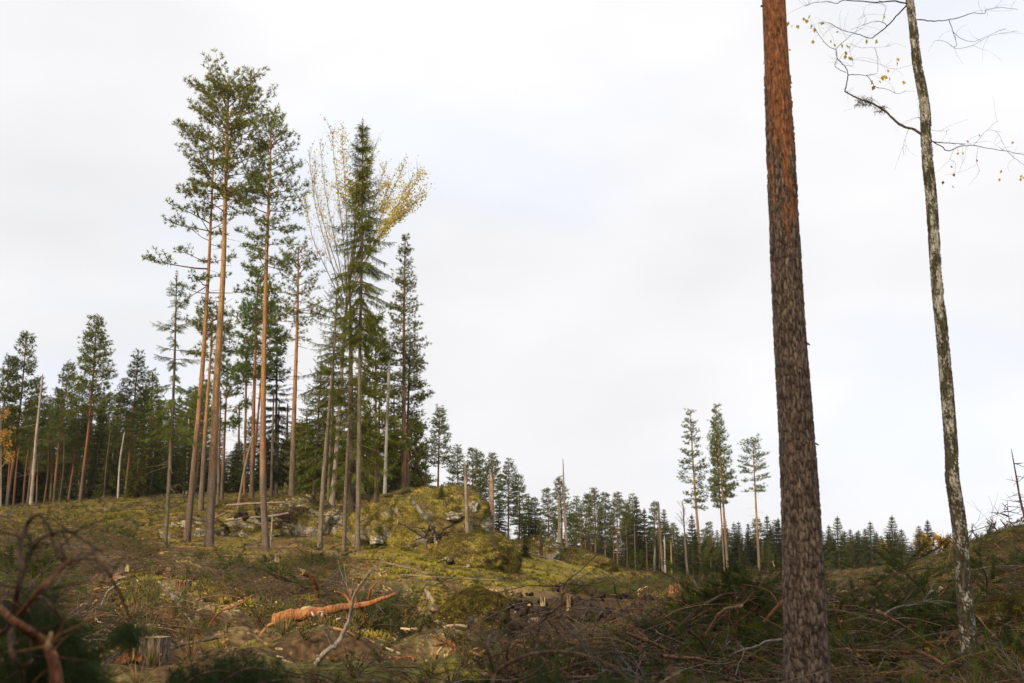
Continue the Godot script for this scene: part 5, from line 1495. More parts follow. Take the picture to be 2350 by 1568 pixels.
func fallen_wood() -> void:
	var rust := Color(0.34, 0.14, 0.055)
	var brown := Color(0.2, 0.115, 0.065)
	var grey := Color(0.3, 0.255, 0.215)
	var dark := Color(0.1, 0.078, 0.062)
	var pale := Color(0.5, 0.35, 0.18)
	# the orange top log and what lies about it
	var d := -hit(700, 1432).z * 0.98
	kept_clear.push_back([1190.0, 1455.0, 14.5, 36.0, 1])
	kept_clear.push_back([610.0, 905.0, d * 0.55, d * 1.04, 1])
	var o := stick("pine_log", "orange-barked top log lying in the brush, sawn end to the left", [[626, 1423], [660, 1416], [700, 1409], [760, 1399], [820, 1390], [862, 1380], [908, 1362]], 15.5, 3.0, Color(0.43, 0.19, 0.075), 0, 0, d, "", Color(0.3, 0.13, 0.06), 0.3)
	d = -o.position.z
	for q in [[[688, 1403], [722, 1396], 7.5], [[768, 1393], [792, 1391], 5.5], [[650, 1424], [668, 1421], 4.0]]:
		var g := Geo.new()
		var a := at(q[0][0], q[0][1], d - 0.09) - o.position
		var b := at(q[1][0], q[1][1], d - 0.1) - o.position
		g.tube(path([a, a.lerp(b, 0.5) + Vector3(0, 0.005, 0), b], 6), PackedFloat32Array([0.008, q[2] * d / FOCAL * 0.8, q[2] * d / FOCAL, q[2] * d / FOCAL * 0.9, q[2] * d / FOCAL * 0.7, 0.03, 0.006]), 8, [Color(0.62, 0.43, 0.2)], rng, 0.12, 0.1)
		put("bare_wood_patch", g.mesh(), m_bark, o)
	for q in [[[806, 1388], [790, 1365], [768, 1358]], [[818, 1386], [815, 1360], [822, 1342]], [[790, 1392], [800, 1405], [795, 1420]], [[846, 1384], [850, 1355], [866, 1335]], [[730, 1404], [740, 1418], [760, 1425]], [[830, 1388], [836, 1420], [845, 1435]], [[804, 1385], [806, 1365], [802, 1352]]]:
		var g := Geo.new()
		var c := []
		for e in q: c.push_back(at(e[0], e[1], d - 0.1 + rng.randf_range(-0.15, 0.15)) - o.position)
		g.tube(path(c, 6), taper(0.024, 0.012, 6), 6, [rust], rng, 0.2, 0.1, true, pale)
		put("branch_stub", g.mesh(), m_bark, o)
	stick("pine_log", "short sawn log end showing its round pale face under the orange log", [[686, 1433], [712, 1428]], 7.5, 7.0, brown, 0, 0, d)
	stick("broken_branch", "thick crooked branch with a splintered pale end above the orange log", [[742, 1400], [730, 1378], [727, 1355], [722, 1337], [706, 1319], [694, 1313]], 6.5, 6.5, Color(0.24, 0.115, 0.05), 5, 1)
	stick("broken_branch", "long pale crooked stick standing up from the brush right of the orange log", [[726, 1524], [742, 1504], [757, 1489], [770, 1482], [789, 1452], [804, 1412], [811, 1372], [834, 1332], [860, 1298]], 6.5, 1.6, Color(0.42, 0.36, 0.3), 9)
	stick("fallen_branch", "dark lichen-spotted stick lying right of the rotten stump", [[375, 1498], [418, 1481], [460, 1471], [504, 1463]], 3.6, 4.2, dark, 1, 0, 0.0, "", Color(0.3, 0.28, 0.25), 0.35)
	stick("fallen_branch", "thin dark stick sloping behind the dangling needle tuft", [[190, 1462], [240, 1452], [275, 1440]], 2.6, 2.0, dark, 2)
	stump("broad rotten stump with furrowed grey bark in the left foreground", 342, 1462, 1520, 82, Color(0.17, 0.135, 0.105), Color(0.42, 0.29, 0.16))
	var sd := -hit(300, 1525).z
	for k in 5:
		slab("rotten_slab", ["red-brown rotten slab split off the broad stump", "outer red rotten slab of the broad stump", "narrow red sliver beside the broad stump", "pale yellow sliver leaning on the broad stump", "low crumbled red wood at the broad stump's foot"][k], at(276 + k * 8, 1524 - k * 2, sd - 0.3 + k * 0.03), at(282 + k * 9, [1480, 1472, 1468, 1466, 1500][k], sd - 0.1), [0.05, 0.04, 0.03, 0.02, 0.06][k], 0.04, Color(0.22, 0.08, 0.035) if k != 3 else Color(0.42, 0.28, 0.1))
	sd = -hit(385, 1452).z
	slab("split_stake", "left one of two upright split stakes behind the broad stump", at(377, 1454, sd), at(379, 1401, sd), 0.06, 0.05, Color(0.27, 0.16, 0.07))
	slab("split_stake", "right one of two upright split stakes behind the broad stump", at(392, 1454, sd + 0.05), at(394, 1400, sd), 0.05, 0.05, Color(0.29, 0.16, 0.06))
	slab("split_stake", "short pale stake left of the two split stakes", at(217, 1442, sd), at(216, 1421, sd), 0.03, 0.03, Color(0.4, 0.28, 0.15))
	sd = -hit(250, 1335).z
	for k in 9:
		slab("split_wood_piece", ["topmost dark split piece of the shattered trunk on the left", "long brown sliver in the shattered trunk", "orange sliver low in the shattered trunk", "grey lengthwise piece of the shattered trunk", "pale upright splinter at the shattered trunk's right end", "crossing pale sliver in front of the shattered trunk", "short brown piece at the shattered trunk's left", "lowest orange piece of the shattered trunk", "thin bright sliver across the shattered trunk"][k],
			at([205, 212, 228, 240, 291, 238, 206, 232, 246][k], [1333, 1338, 1336, 1334, 1312, 1342, 1344, 1344, 1343][k], sd - 0.05 * k), at([292, 290, 275, 285, 292, 262, 222, 268, 268][k], [1304, 1309, 1323, 1324, 1297, 1326, 1318, 1338, 1331][k], sd - 0.05 * k), [0.09, 0.05, 0.05, 0.04, 0.05, 0.03, 0.03, 0.06, 0.03][k], 0.05, [dark, brown, rust, grey, Color(0.62, 0.46, 0.24), pale, brown, rust, pale][k])
	stick("pine_log", "small log end with a round orange cut beside the shattered trunk", [[398, 1316], [386, 1307]], 7.0, 6.0, brown)
	stump("low brown stump left of the grey dead branch", 420, 1333, 1352, 34, Color(0.17, 0.1, 0.06), Color(0.4, 0.26, 0.14), 0.0, 0.3)
	stick("dead_branch", "grey lichen-covered dead branch slanting down to the right in the left foreground", [[363, 1335], [382, 1352], [401, 1376], [421, 1404], [436, 1425], [462, 1444]], 2.8, 1.8, grey, 14, 0, -hit(440, 1430).z, "", dark, 0.4)
	stick("dead_branch", "thin grey branch forked from the lichen-covered one", [[378, 1350], [410, 1374], [450, 1385]], 1.8, 1.0, grey, 7, 0, -hit(440, 1420).z)
	stick("fallen_branch", "white bent twig standing in the straw on the left", [[226, 1401], [240, 1372], [248, 1356], [276, 1338]], 2.2, 1.0, Color(0.5, 0.44, 0.36), 2)
	stick("fallen_branch", "orange forked branch arching left of the mossy tussock", [[478, 1440], [490, 1420], [505, 1405], [527, 1396], [552, 1386], [580, 1366]], 2.8, 1.6, rust, 5)
	stick("fallen_branch", "long arched twig lying behind the orange forked branch", [[440, 1384], [466, 1373], [500, 1368], [530, 1369], [562, 1376]], 2.0, 1.2, brown, 3, 0, -hit(440, 1400).z)
	stick("fallen_pole", "thin felled pole sloping down the moss in front of the hump", [[878, 1291], [935, 1304], [993, 1321]], 3.2, 2.6, Color(0.26, 0.2, 0.15))
	stick("fallen_pole", "long thin felled pole lying level below the mossy hump", [[920, 1320], [1000, 1325], [1070, 1329], [1142, 1332]], 2.8, 1.6, Color(0.28, 0.21, 0.15))
	stick("fallen_branch", "pale short branch lying left of the two felled poles", [[800, 1296], [830, 1306], [872, 1309]], 3.5, 3.5, Color(0.2, 0.12, 0.07), 0, 1)
	stick("pine_log", "short brown log crossing in front of the left trunks", [[383, 1256], [420, 1256], [452, 1256]], 3.2, 2.6, Color(0.25, 0.14, 0.085), 0, 0, 51.0)
	# on the knoll
	d = 54.3
	var root := thing("root_plate", at(1000, 1236, 51.5))
	tag(root, "upturned tangle of dark roots in front of the big mossy knoll", "root plate")
	for k in 34:
		var g := Geo.new()
		var w := rng.randf() * TAU
		g.tube(bent(Vector3(rng.randf_range(-0.5, 0.6), rng.randf_range(-0.25, 0.45), rng.randf_range(-0.2, 0.3)), Vector3(cos(w), sin(w) * 0.8 + 0.1, rng.randf_range(-0.6, 0.6)), rng.randf_range(0.3, 0.75), 6, 0.0, 0.3), taper(rng.randf_range(0.03, 0.075), 0.012, 6), 5, [Color(0.055, 0.04, 0.028)], rng, 0.3)
		put("root", g.mesh(), m_bark, root)
	stick("fallen_log", "mossy fallen trunk leading down to the upturned roots", [[995, 1238], [965, 1228], [938, 1210], [912, 1198]], 5.0, 3.5, Color(0.15, 0.13, 0.07), 6, 0, 52.0)
	stick("fallen_log", "pale blotched dead trunk sloping down the face of the knoll", [[1000, 1226], [985, 1200], [968, 1178], [952, 1158], [938, 1142]], 5.0, 3.5, Color(0.2, 0.17, 0.12), 10, 0, 53.0, "", Color(0.5, 0.46, 0.4), 0.35)
	stick("fallen_log", "dark mossy log lying across the knoll's upper left edge", [[872, 1139], [905, 1134], [944, 1124]], 4.5, 5.5, Color(0.1, 0.085, 0.04), 3, 0, 56.0)
	stick("fallen_log", "weathered log lying along the top of the ledge", [[520, 1194], [560, 1189], [610, 1186], [662, 1178]], 3.0, 2.5, Color(0.36, 0.3, 0.25), 1, 0, 57.2)
	stick("fallen_log", "thin pale pole lying behind the ledge's stump", [[520, 1160], [580, 1156], [655, 1153]], 2.5, 2.0, Color(0.36, 0.3, 0.24), 0, 0, 62.0)
	stick("dead_branch", "crooked grey branch lying between the two tallest pines", [[440, 1186], [470, 1196], [500, 1186], [515, 1178]], 3.0, 2.0, Color(0.24, 0.19, 0.15), 5, 0, 57.0)
	root_mass("rotten_stump", "dark rotten split stump at the edge of the ledge", at(553, 1186, 57), Vector3(0.42, 0.3, 0.3), 7, 26)
	root_mass("root_plate", "dark root lump at the wood's edge behind the lone thin spruce", at(402, 1124, 84), Vector3(0.45, 0.38, 0.3), 9, 10)
	root_mass("rotten_stump", "mossy leaning stub on the ledge right of the rotten split stump", at(592, 1176, 58), Vector3(0.2, 0.36, 0.2), 5, 12)
	var bush := thing("bare_shrub", at(655, 1186, 58.5))
	tag(bush, "rounded brown leafless shrub on top of the ledge", "shrub")
	var bg := Geo.new()
	for k in 150:
		var w := rng.randf() * TAU
		var b := bent(Vector3(rng.randf_range(-0.3, 0.3), -0.1, rng.randf_range(-0.3, 0.3)), Vector3(cos(w), rng.randf_range(0.1, 1.6), sin(w)), rng.randf_range(0.5, 1.15), 5, -0.03, 0.2)
		bg.tube(b, taper(0.008, 0.004, 5), 3, [jitter(Color(0.24, 0.15, 0.085), 0.3)], rng, 0.2)
		bg.tube(bent(b[3], b[4] - b[2] + Vector3(rng.randf_range(-1, 1), rng.randf_range(-0.5, 1), rng.randf_range(-1, 1)) * 0.15, 0.35, 3, -0.05, 0.25), taper(0.005, 0.003, 3), 3, [jitter(Color(0.26, 0.17, 0.1), 0.3)], rng, 0.2)
	put("twigs", bg.mesh(), m_bark, bush)
	# the churned mud
	d = -hit(1245, 1410).z
	stump("pale shattered stump standing in the mud", 1246, 1386, 1408, 11, Color(0.5, 0.38, 0.22), Color(0.55, 0.42, 0.24), 0.0, 2.0)
	stump("grey fluted stump at the near edge of the mud", 1226, 1419, 1436, 26, Color(0.2, 0.17, 0.145), Color(0.4, 0.28, 0.15))
	stump("small pale splintered stump at the far side of the mud", 1305, 1380, 1396, 9, Color(0.34, 0.22, 0.13), Color(0.45, 0.32, 0.18), 0.0, 1.6)
	stick("post_stub", "dark charred-looking stub with a pale cut top left of the shattered stump", [[1209, 1408], [1210, 1398], [1214, 1389]], 4.5, 4.0, Color(0.05, 0.035, 0.025), 0, 0, d)
	stump("broken brown stump at the far right edge of the mud", 1548, 1346, 1364, 26, Color(0.25, 0.12, 0.05), Color(0.3, 0.16, 0.08), 0.0, 1.2)
	stump("grey low stump in the slash left of the sawn high stump", 935, 1285, 1297, 20, Color(0.3, 0.25, 0.2), Color(0.36, 0.28, 0.2), 44.0)
	stump("small stump in the straw left of the leaning white pole on the bright moss bank", 1262, 1272, 1284, 14, Color(0.3, 0.26, 0.22), Color(0.38, 0.3, 0.22), 66.0)
	stick("fallen_pole", "pale pole propped up on the bright green moss bank", [[1308, 1290], [1330, 1281], [1352, 1272]], 2.5, 1.6, Color(0.4, 0.33, 0.26), 1, 0, 70.0)
	stick("dead_branch", "grey branch trailing down the slope beside the short broken stub", [[1195, 1262], [1230, 1275], [1275, 1286], [1300, 1296]], 2.2, 1.2, Color(0.3, 0.25, 0.2), 8, 0, 62.0)
	# reddish bundle in front of the dark boulder
	d = -hit(1030, 1500).z
	stick("fallen_branch", "thick red-brown branch lying across the bundle below the dark boulder", [[990, 1481], [1020, 1477], [1045, 1468], [1064, 1460]], 4.6, 3.6, Color(0.26, 0.12, 0.06), 3, 0, d)
	for k in 6:
		stick("fallen_branch", ["upper thin branch of the red-brown bundle", "second thin branch of the red-brown bundle", "middle branch of the red-brown bundle", "long lower branch of the red-brown bundle", "branch at the right of the red-brown bundle", "lowest dark branch of the red-brown bundle"][k], [[988 + k * 11, 1456 + k * 4], [1015 + k * 10, 1472 + k * 5], [1040 + k * 8, 1488 + k * 3], [1072 + k * 4, 1503 + k]], 2.6, 1.6, [rust, brown, Color(0.27, 0.12, 0.06), brown, rust, dark][k], 2, 0, d + 0.1 - k * 0.03)
	slab("split_wood_piece", "pale flat sliver of wood lying under the red-brown bundle", at(1018, 1507, d - 0.3), at(1080, 1509, d - 0.3), 0.03, 0.03, Color(0.58, 0.38, 0.18))
	stick("broken_branch", "upright broken branch with a pale torn tip left of the dark boulder", [[939, 1443], [936, 1432], [933, 1418]], 2.8, 2.6, rust, 4, 1)
	stick("fallen_branch", "short orange twig lying in the green brush right of centre", [[910, 1514], [930, 1508], [955, 1510]], 2.4, 1.5, rust, 2)
	# right-hand brush
	d = -hit(1590, 1520).z
	stick("broken_branch", "thick leaning branch with a torn pale top in the right-hand brush", [[1582, 1518], [1596, 1496], [1611, 1474], [1631, 1441], [1647, 1416], [1665, 1400], [1700, 1392]], 3.4, 4.6, Color(0.31, 0.19, 0.115), 4, 1, d, "", Color(0.22, 0.2, 0.18), 0.3)
	stick("fallen_branch", "brown branch crossing behind the thick leaning one", [[1556, 1454], [1590, 1433], [1622, 1414]], 2.8, 3.2, brown, 3, 0, d + 0.4)
	stick("fallen_branch", "long bare grey branch waving across to the big pine trunk", [[1505, 1532], [1540, 1528], [1572, 1525], [1611, 1521], [1665, 1519], [1676, 1508], [1694, 1496], [1739, 1484], [1763, 1472], [1812, 1467]], 2.2, 3.0, Color(0.3, 0.26, 0.23), 5, 0, d - 1.0)
	stick("fallen_branch", "pale straight branch rising from the bottom edge right of centre", [[1375, 1562], [1410, 1548], [1450, 1534]], 4.0, 3.0, Color(0.28, 0.25, 0.2), 2, 0, d - 1.5)
	stick("fallen_branch", "red branch slanting up to the big pine trunk", [[1753, 1428], [1775, 1404], [1802, 1375]], 3.4, 4.0, Color(0.32, 0.14, 0.075), 3, 0, d + 0.5)
	stick("broken_branch", "upper broken branch with a cut pale end on the brush heap", [[1678, 1361], [1692, 1348], [1702, 1338]], 3.2, 3.2, brown, 3, 1)
	stick("fallen_branch", "forked upright twig right of the thick leaning branch", [[1693, 1500], [1690, 1478], [1689, 1455], [1692, 1430], [1706, 1418]], 2.2, 1.3, rust, 3, 0, d - 0.2)
	stick("fallen_branch", "left arm of the forked upright twig", [[1690, 1460], [1682, 1440], [1672, 1420], [1668, 1404]], 1.8, 1.3, rust, 2, 0, d - 0.2)
	stick("fallen_branch", "long thin branch bowing down left of the thick leaning one", [[1529, 1430], [1545, 1440], [1562, 1455], [1596, 1488], [1618, 1511]], 1.6, 2.2, rust, 4, 0, d + 0.1)
	stick("fallen_branch", "branch sliding down to the bottom edge below the long grey one", [[1598, 1526], [1640, 1542], [1690, 1560]], 1.8, 2.4, rust, 3, 0, d - 1.2)
	stick("fallen_branch", "reddish arched branch on the left of the right-hand brush", [[1402, 1428], [1430, 1416], [1470, 1408], [1512, 1414]], 1.6, 1.0, Color(0.28, 0.14, 0.08), 3, 0, d + 1.5)
	stick("dead_branch", "dark stub sticking out of the heap left of the big pine trunk", [[1655, 1376], [1662, 1368], [1658, 1355]], 4.0, 3.4, Color(0.05, 0.035, 0.025), 3)
	d = -hit(2150, 1520).z
	stick("fallen_branch", "long red-brown branch sloping down to the foot of the birch", [[2018, 1405], [2050, 1423], [2086, 1445], [2128, 1475], [2170, 1500], [2216, 1524]], 4.0, 2.2, Color(0.24, 0.125, 0.075), 8, -1, d)
	stick("fallen_branch", "grey branch arching up from the red-brown one's thick end", [[2030, 1410], [2060, 1394], [2100, 1388], [2140, 1374]], 2.2, 1.2, grey, 6, 0, d + 0.2)
	stick("fallen_branch", "crooked upright twig just right of the big pine trunk", [[1922, 1470], [1931, 1453], [1926, 1428], [1914, 1390]], 2.2, 1.5, rust, 2, 0, d + 0.5)
	stick("broken_branch", "dark hooked stub with a pale cut between the pine and the birch", [[2000, 1402], [2007, 1390], [2006, 1372]], 2.8, 2.4, dark, 0, 1, d + 1.0)
	stick("fallen_branch", "thin upright stick between the pine and the birch", [[1989, 1394], [1988, 1350], [1991, 1310]], 1.6, 1.2, brown, 2, 0, d + 1.0)
	stick("fallen_branch", "thin upright stick nearer the big pine trunk", [[1949, 1362], [1949, 1340], [1948, 1320]], 1.2, 0.8, brown, 1, 0, d + 2.0)
	stick("pine_log", "sawn log at the bottom edge with a pale face near the birch foot", [[2042, 1558], [2100, 1558], [2164, 1557]], 9.0, 9.0, Color(0.22, 0.12, 0.07), 0, 0, d - 1.0)
	stick("broken_branch", "short cut stub leaning in the brush left of the birch", [[2104, 1332], [2108, 1324], [2114, 1316]], 3.0, 3.0, Color(0.3, 0.17, 0.1))
	stick("thin_sapling", "thin bent stem leaning against the birch", [[2160, 1345], [2170, 1310], [2180, 1272], [2186, 1250]], 1.6, 1.0, Color(0.2, 0.15, 0.09), 4)
	stick("fallen_branch", "cut branch with a pale face lying in the brush right of the pine", [[1935, 1352], [1960, 1348], [1984, 1344]], 3.0, 3.5, brown, 3, 0)
	for k in 7:
		stick("dead_branch", ["bent twig sticking up from the brush ridge at the right", "pair twig beside the bent one on the brush ridge", "short twig on the crest of the brush ridge", "forked twig right of the crest", "thin twig standing on the ridge's left end", "twig on the ridge behind the birch", "slanting twig near the right border"][k], [[[2290, 1222], [2280, 1205], [2263, 1190]], [[2272, 1215], [2276, 1205], [2286, 1200]], [[2240, 1232], [2234, 1222], [2230, 1212]], [[2306, 1205], [2300, 1198], [2296, 1192]], [[1985, 1315], [1998, 1300], [2008, 1288]], [[2215, 1245], [2225, 1232], [2232, 1222]], [[2330, 1210], [2320, 1200], [2310, 1196]]][k], 1.6, 0.8, Color(0.09, 0.06, 0.045), 3, 0, 27.0)
	var leaf := Geo.new()
	leaf.add(leaf_shape, Transform3D(aim(Vector3(0.1, -1, 0.1), 0.3, 0.075), Vector3.ZERO), Color(0.5, 0.4, 0.02))
	tag(put("fallen_leaf", leaf.mesh(), m_leaf), "single bright yellow leaf caught on the red-brown branch", "leaf").position = at(2127, 1480, d - 0.5)

# ---------------------------------------------------------------- blurred boughs close to the lens
func near_bough(called: String, label: String, lines: Array, dist: float, tufts: Array) -> void:
	var root := thing(called, at(lines[0][0][0][0], lines[0][0][0][1], dist))
	tag(root, label, "branch")
	for l in lines:
		var ctrl := []
		for i in l[0].size(): ctrl.push_back(at(l[0][i][0], l[0][i][1], dist + l[4] - 0.18 * absf(sin(i * 0.8 + l[1]))) - root.position)
		var parts: int = l[0].size() * 4
		var g := Geo.new()
		var s := dist / FOCAL
		var q := path(ctrl, parts)
		var tones := []
		for i in parts + 1: tones.push_back(tone(l[3], rng.randf_range(0.65, 1.3)))
		g.tube(q, taper(l[1] * s, l[2] * s, parts), 12, tones, rng, 0.35, 0.12, true, Color(0.45, 0.28, 0.12))
		for k in parts / 3:
			var b := bent(along(q, rng.randf_range(0.1, 1.0)), Vector3(rng.randf_range(-1, 1), rng.randf_range(-0.4, 1), rng.randf_range(-1, 1)), rng.randf_range(0.03, 0.16), 4, -0.03, 0.25)
			g.tube(b, taper(0.0022, 0.001, 4), 4, [tone(l[3], 0.7)], rng, 0.3)
		put("branch", g.mesh(), m_bark, root)
	for t in tufts:
		var g := Geo.new()
		for k in int(t[3] * 3.2):
			var p := at(t[0] + rng.randfn(0, 0.55) * t[2], t[1] + rng.randfn(0, 0.55) * t[2], dist + rng.randf_range(0.22, 0.8)) - root.position
			var dir := Vector3(rng.randf_range(-0.6, 0.6), rng.randf_range(-1.0, 0.1), rng.randf_range(-0.5, 0.5))
			g.add(tuft_near[k % 4], Transform3D(aim(dir, rng.randf() * TAU, rng.randf_range(0.5, 0.8)), p), jitter(Color(0.042, 0.06, 0.028), 0.35))
		put("needles", g.mesh(), m_needle, root)

func near_boughs() -> void:
	var red := Color(0.25, 0.105, 0.055)
	var dull := Color(0.14, 0.085, 0.06)
	near_bough("pine_bough", "large out-of-focus reddish bough with dark needles in the lower left corner", [
		[[[134, 1640], [130, 1568], [120, 1513], [105, 1480], [75, 1455], [50, 1438], [25, 1422], [-8, 1388]], 13.0, 8.0, red, 0.0],
		[[[25, 1424], [38, 1365], [50, 1305], [47, 1250], [64, 1200], [86, 1181], [99, 1190]], 6.5, 4.0, dull, 0.05],
		[[[38, 1420], [73, 1375], [100, 1345], [130, 1315], [160, 1285]], 6.5, 4.5, red, -0.05],
		[[[160, 1285], [208, 1283], [240, 1305], [271, 1355], [296, 1415]], 3.2, 2.0, dull, -0.05],
		[[[26, 1424], [23, 1465], [30, 1510], [48, 1538], [50, 1600]], 6.0, 5.5, dull, 0.1],
		[[[48, 1538], [64, 1524], [74, 1514]], 4.0, 2.5, dull, 0.1],
		[[[56, 1292], [83, 1248], [115, 1226], [155, 1220], [200, 1246], [238, 1270]], 3.6, 2.2, Color(0.1, 0.07, 0.05), 0.15],
		[[[118, 1226], [122, 1255], [140, 1285], [160, 1300]], 3.0, 2.0, Color(0.08, 0.055, 0.04), 0.15],
		[[[99, 1190], [112, 1210], [122, 1232]], 3.5, 3.0, Color(0.08, 0.055, 0.04), 0.1],
		[[[64, 1440], [68, 1420], [64, 1395], [75, 1378], [102, 1374], [122, 1398], [140, 1420], [160, 1440]], 3.6, 2.0, dull, 0.05],
		[[[0, 1342], [40, 1350], [90, 1350], [130, 1362]], 2.5, 1.5, Color(0.09, 0.07, 0.055), 0.3],
		[[[107, 1486], [112, 1468], [117, 1452]], 5.0, 4.5, Color(0.42, 0.24, 0.1), -0.05],
		[[[-10, 1460], [10, 1448], [25, 1430]], 7.0, 5.0, Color(0.1, 0.06, 0.04), 0.0],
	], 3.0, [[160, 1512, 34, 52], [140, 1440, 28, 22], [90, 1400, 36, 20], [290, 1436, 9, 9], [60, 1520, 50, 34], [185, 1562, 30, 26], [10, 1400, 30, 12]])
	near_bough("pine_bough", "out-of-focus arching brown bough at the bottom centre", [
		[[[1120, 1620], [1130, 1568], [1144, 1541], [1169, 1522], [1216, 1503], [1274, 1496], [1337, 1503], [1394, 1524], [1440, 1560]], 5.0, 2.0, Color(0.17, 0.105, 0.075), 0.0],
		[[[1167, 1522], [1163, 1500], [1171, 1473], [1200, 1458], [1232, 1452]], 3.2, 1.6, Color(0.15, 0.1, 0.07), 0.1],
		[[[1136, 1550], [1123, 1505], [1119, 1470], [1130, 1454]], 3.4, 2.2, Color(0.14, 0.11, 0.08), 0.15],
		[[[1216, 1503], [1240, 1478], [1280, 1470], [1330, 1490], [1352, 1530]], 2.4, 1.3, Color(0.11, 0.085, 0.06), 0.2],
		[[[1144, 1541], [1180, 1560], [1220, 1548], [1250, 1520], [1230, 1500]], 2.6, 1.8, Color(0.14, 0.1, 0.06), 0.12],
		[[[1274, 1496], [1290, 1474], [1300, 1468]], 2.2, 1.4, Color(0.15, 0.1, 0.075), 0.05],
		[[[1300, 1498], [1345, 1486], [1420, 1500], [1480, 1545]], 2.0, 1.2, Color(0.1, 0.075, 0.055), 0.25],
		[[[1440, 1590], [1470, 1556], [1510, 1545], [1550, 1556], [1570, 1590]], 2.2, 1.6, Color(0.12, 0.09, 0.07), 0.3],
	], 4.2, [[1250, 1560, 60, 14], [1400, 1568, 50, 10]])
	near_bough("pine_bough", "dark out-of-focus needle bough at the bottom left of centre", [
		[[[470, 1600], [520, 1560], [570, 1535], [620, 1540]], 3.6, 1.8, Color(0.12, 0.07, 0.05), 0.0],
		[[[400, 1590], [450, 1555], [500, 1540], [540, 1548]], 3.0, 1.6, Color(0.12, 0.07, 0.05), 0.1],
		[[[560, 1600], [600, 1570], [660, 1560]], 2.6, 1.6, Color(0.11, 0.07, 0.05), 0.1],
	], 4.6, [[520, 1545, 50, 44], [590, 1550, 45, 40], [430, 1565, 50, 36], [640, 1575, 40, 22]])

# ---------------------------------------------------------------- what covers the ground
# a cut branch of about 1.6 m lying on its side: bent stem, side twigs, tufts or bare
func slash_branch(needles: float, green: Color, wood: Color, sprays: bool) -> Array:
	var w := Geo.new()
	var g := Geo.new()
	var q := bent(Vector3(-0.8, 0.02, 0), Vector3(1, rng.randf_range(0.05, 0.3), rng.randf_range(-0.3, 0.3)), 1.7, 7, -0.05, 0.12)
	w.tube(q, taper(0.02, 0.006, 7), 5, [wood], rng, 0.3)
	for k in 12:
		var f := rng.randf_range(0.2, 1.0)
		var d := (q[7] - q[0]).normalized() * 0.7 + Vector3(rng.randf_range(-0.6, 0.6), rng.randf_range(-0.2, 0.45), rng.randf_range(-0.9, 0.9))
		var l := rng.randf_range(0.25, 0.65) * (1.2 - f * 0.5)
		var b := bent(along(q, f), d, l, 4, -0.03, 0.14)
		w.tube(b, taper(0.008, 0.003, 4), 3, [tone(wood, 0.85)], rng, 0.3)
		if needles <= 0.0:
			for e in 3: w.tube(bent(along(b, rng.randf_range(0.3, 1.0)), d + Vector3(rng.randf_range(-1, 1), rng.randf_range(-0.5, 1), rng.randf_range(-1, 1)), l * 0.45, 3, -0.02, 0.2), taper(0.004, 0.002, 3), 3, [tone(wood, 0.8)], rng, 0.3)
			continue
		var n := int(l / 0.09 * needles)
		var shade := rng.randf_range(0.7, 1.3)
		for e in n:
			var p := along(b, rng.randf_range(0.25, 1.0))
			var dir := d.normalized() + Vector3(rng.randf_range(-0.6, 0.6), rng.randf_range(-0.3, 0.6), rng.randf_range(-0.6, 0.6))
			if sprays: g.add(spray_fine[e % 4], Transform3D(aim(dir, rng.randf() * TAU, rng.randf_range(0.16, 0.28)), p), jitter(tone(green, shade), 0.25))
			else: g.add(tuft_slash[e % 4], Transform3D(aim(dir, rng.randf() * TAU, rng.randf_range(0.75, 1.1)), p), jitter(tone(green, shade), 0.25))
	return [w, g]

func two_part(parts: Array) -> ArrayMesh:
	var m: ArrayMesh = parts[0].mesh()
	m.surface_set_material(0, m_bark)
	if parts[1].v.size():
		var arr := []
		arr.resize(Mesh.ARRAY_MAX)
		arr[Mesh.ARRAY_VERTEX] = parts[1].v
		arr[Mesh.ARRAY_NORMAL] = parts[1].n
		arr[Mesh.ARRAY_COLOR] = parts[1].c
		m.add_surface_from_arrays(Mesh.PRIMITIVE_TRIANGLES, arr)
		m.surface_set_material(1, m_needle)
	return m

func lie(x: float, z: float, turn: float, size: float, up := 0.0, tip := 0.0) -> Transform3D:
	var y := ground_y(x, z)
	var e := 0.35
	var n := Vector3(ground_y(x - e, z) - ground_y(x + e, z), 2.0 * e, ground_y(x, z - e) - ground_y(x, z + e)).normalized()
	var b := Basis(Quaternion(Vector3.UP, n)) * Basis(Vector3.UP, turn) * Basis(Vector3(0, 0, 1), tip) * Basis.from_scale(Vector3(size, size, size))
	return Transform3D(b, Vector3(x, y + up, z))

# where(px, d) gives the chance of one standing there; log_near..log_far is the range of distance
func scatter(called: String, label: String, mesh: Mesh, mat: Material, count: int, near: float, far: float, lo: float, hi: float, tip: float, up: float, tints: Array, where: Callable) -> void:
	var xs := []
	var cs := []
	var reach := mesh.get_aabb().size.length() * 0.2 * hi
	var tries := 0
	while xs.size() < count and tries < count * 6:
		tries += 1
		var px := rng.randf_range(-160, 2520)
		var d := exp(rng.randf_range(log(near), log(far)))
		if rng.randf() > float(where.call(px, d)): continue
		var seen := covered(px, d, reach)
		if seen == 2 and reach > 0.25 or seen and rng.randf() < 0.93: continue
		var x := (px - 1175.0) / FOCAL * d * 0.985
		var size := rng.randf_range(lo, hi)
		xs.push_back(lie(x, -d, rng.randf() * TAU, size, up * rng.randf() * size, rng.randf_range(-tip, tip)))
		cs.push_back(jitter(tints[rng.randi() % tints.size()], 0.25))
	var mm := MultiMesh.new()
	mm.transform_format = MultiMesh.TRANSFORM_3D
	mm.use_colors = true
	mm.mesh = mesh
	mm.instance_count = xs.size()
	for i in xs.size():
		mm.set_instance_transform(i, xs[i])
		mm.set_instance_color(i, cs[i])
	var o := MultiMeshInstance3D.new()
	o.name = called
	o.multimesh = mm
	if mat: o.material_override = mat
	add_child(o, true)
	tag(o, label, called.replace("_", " "), "", "stuff")

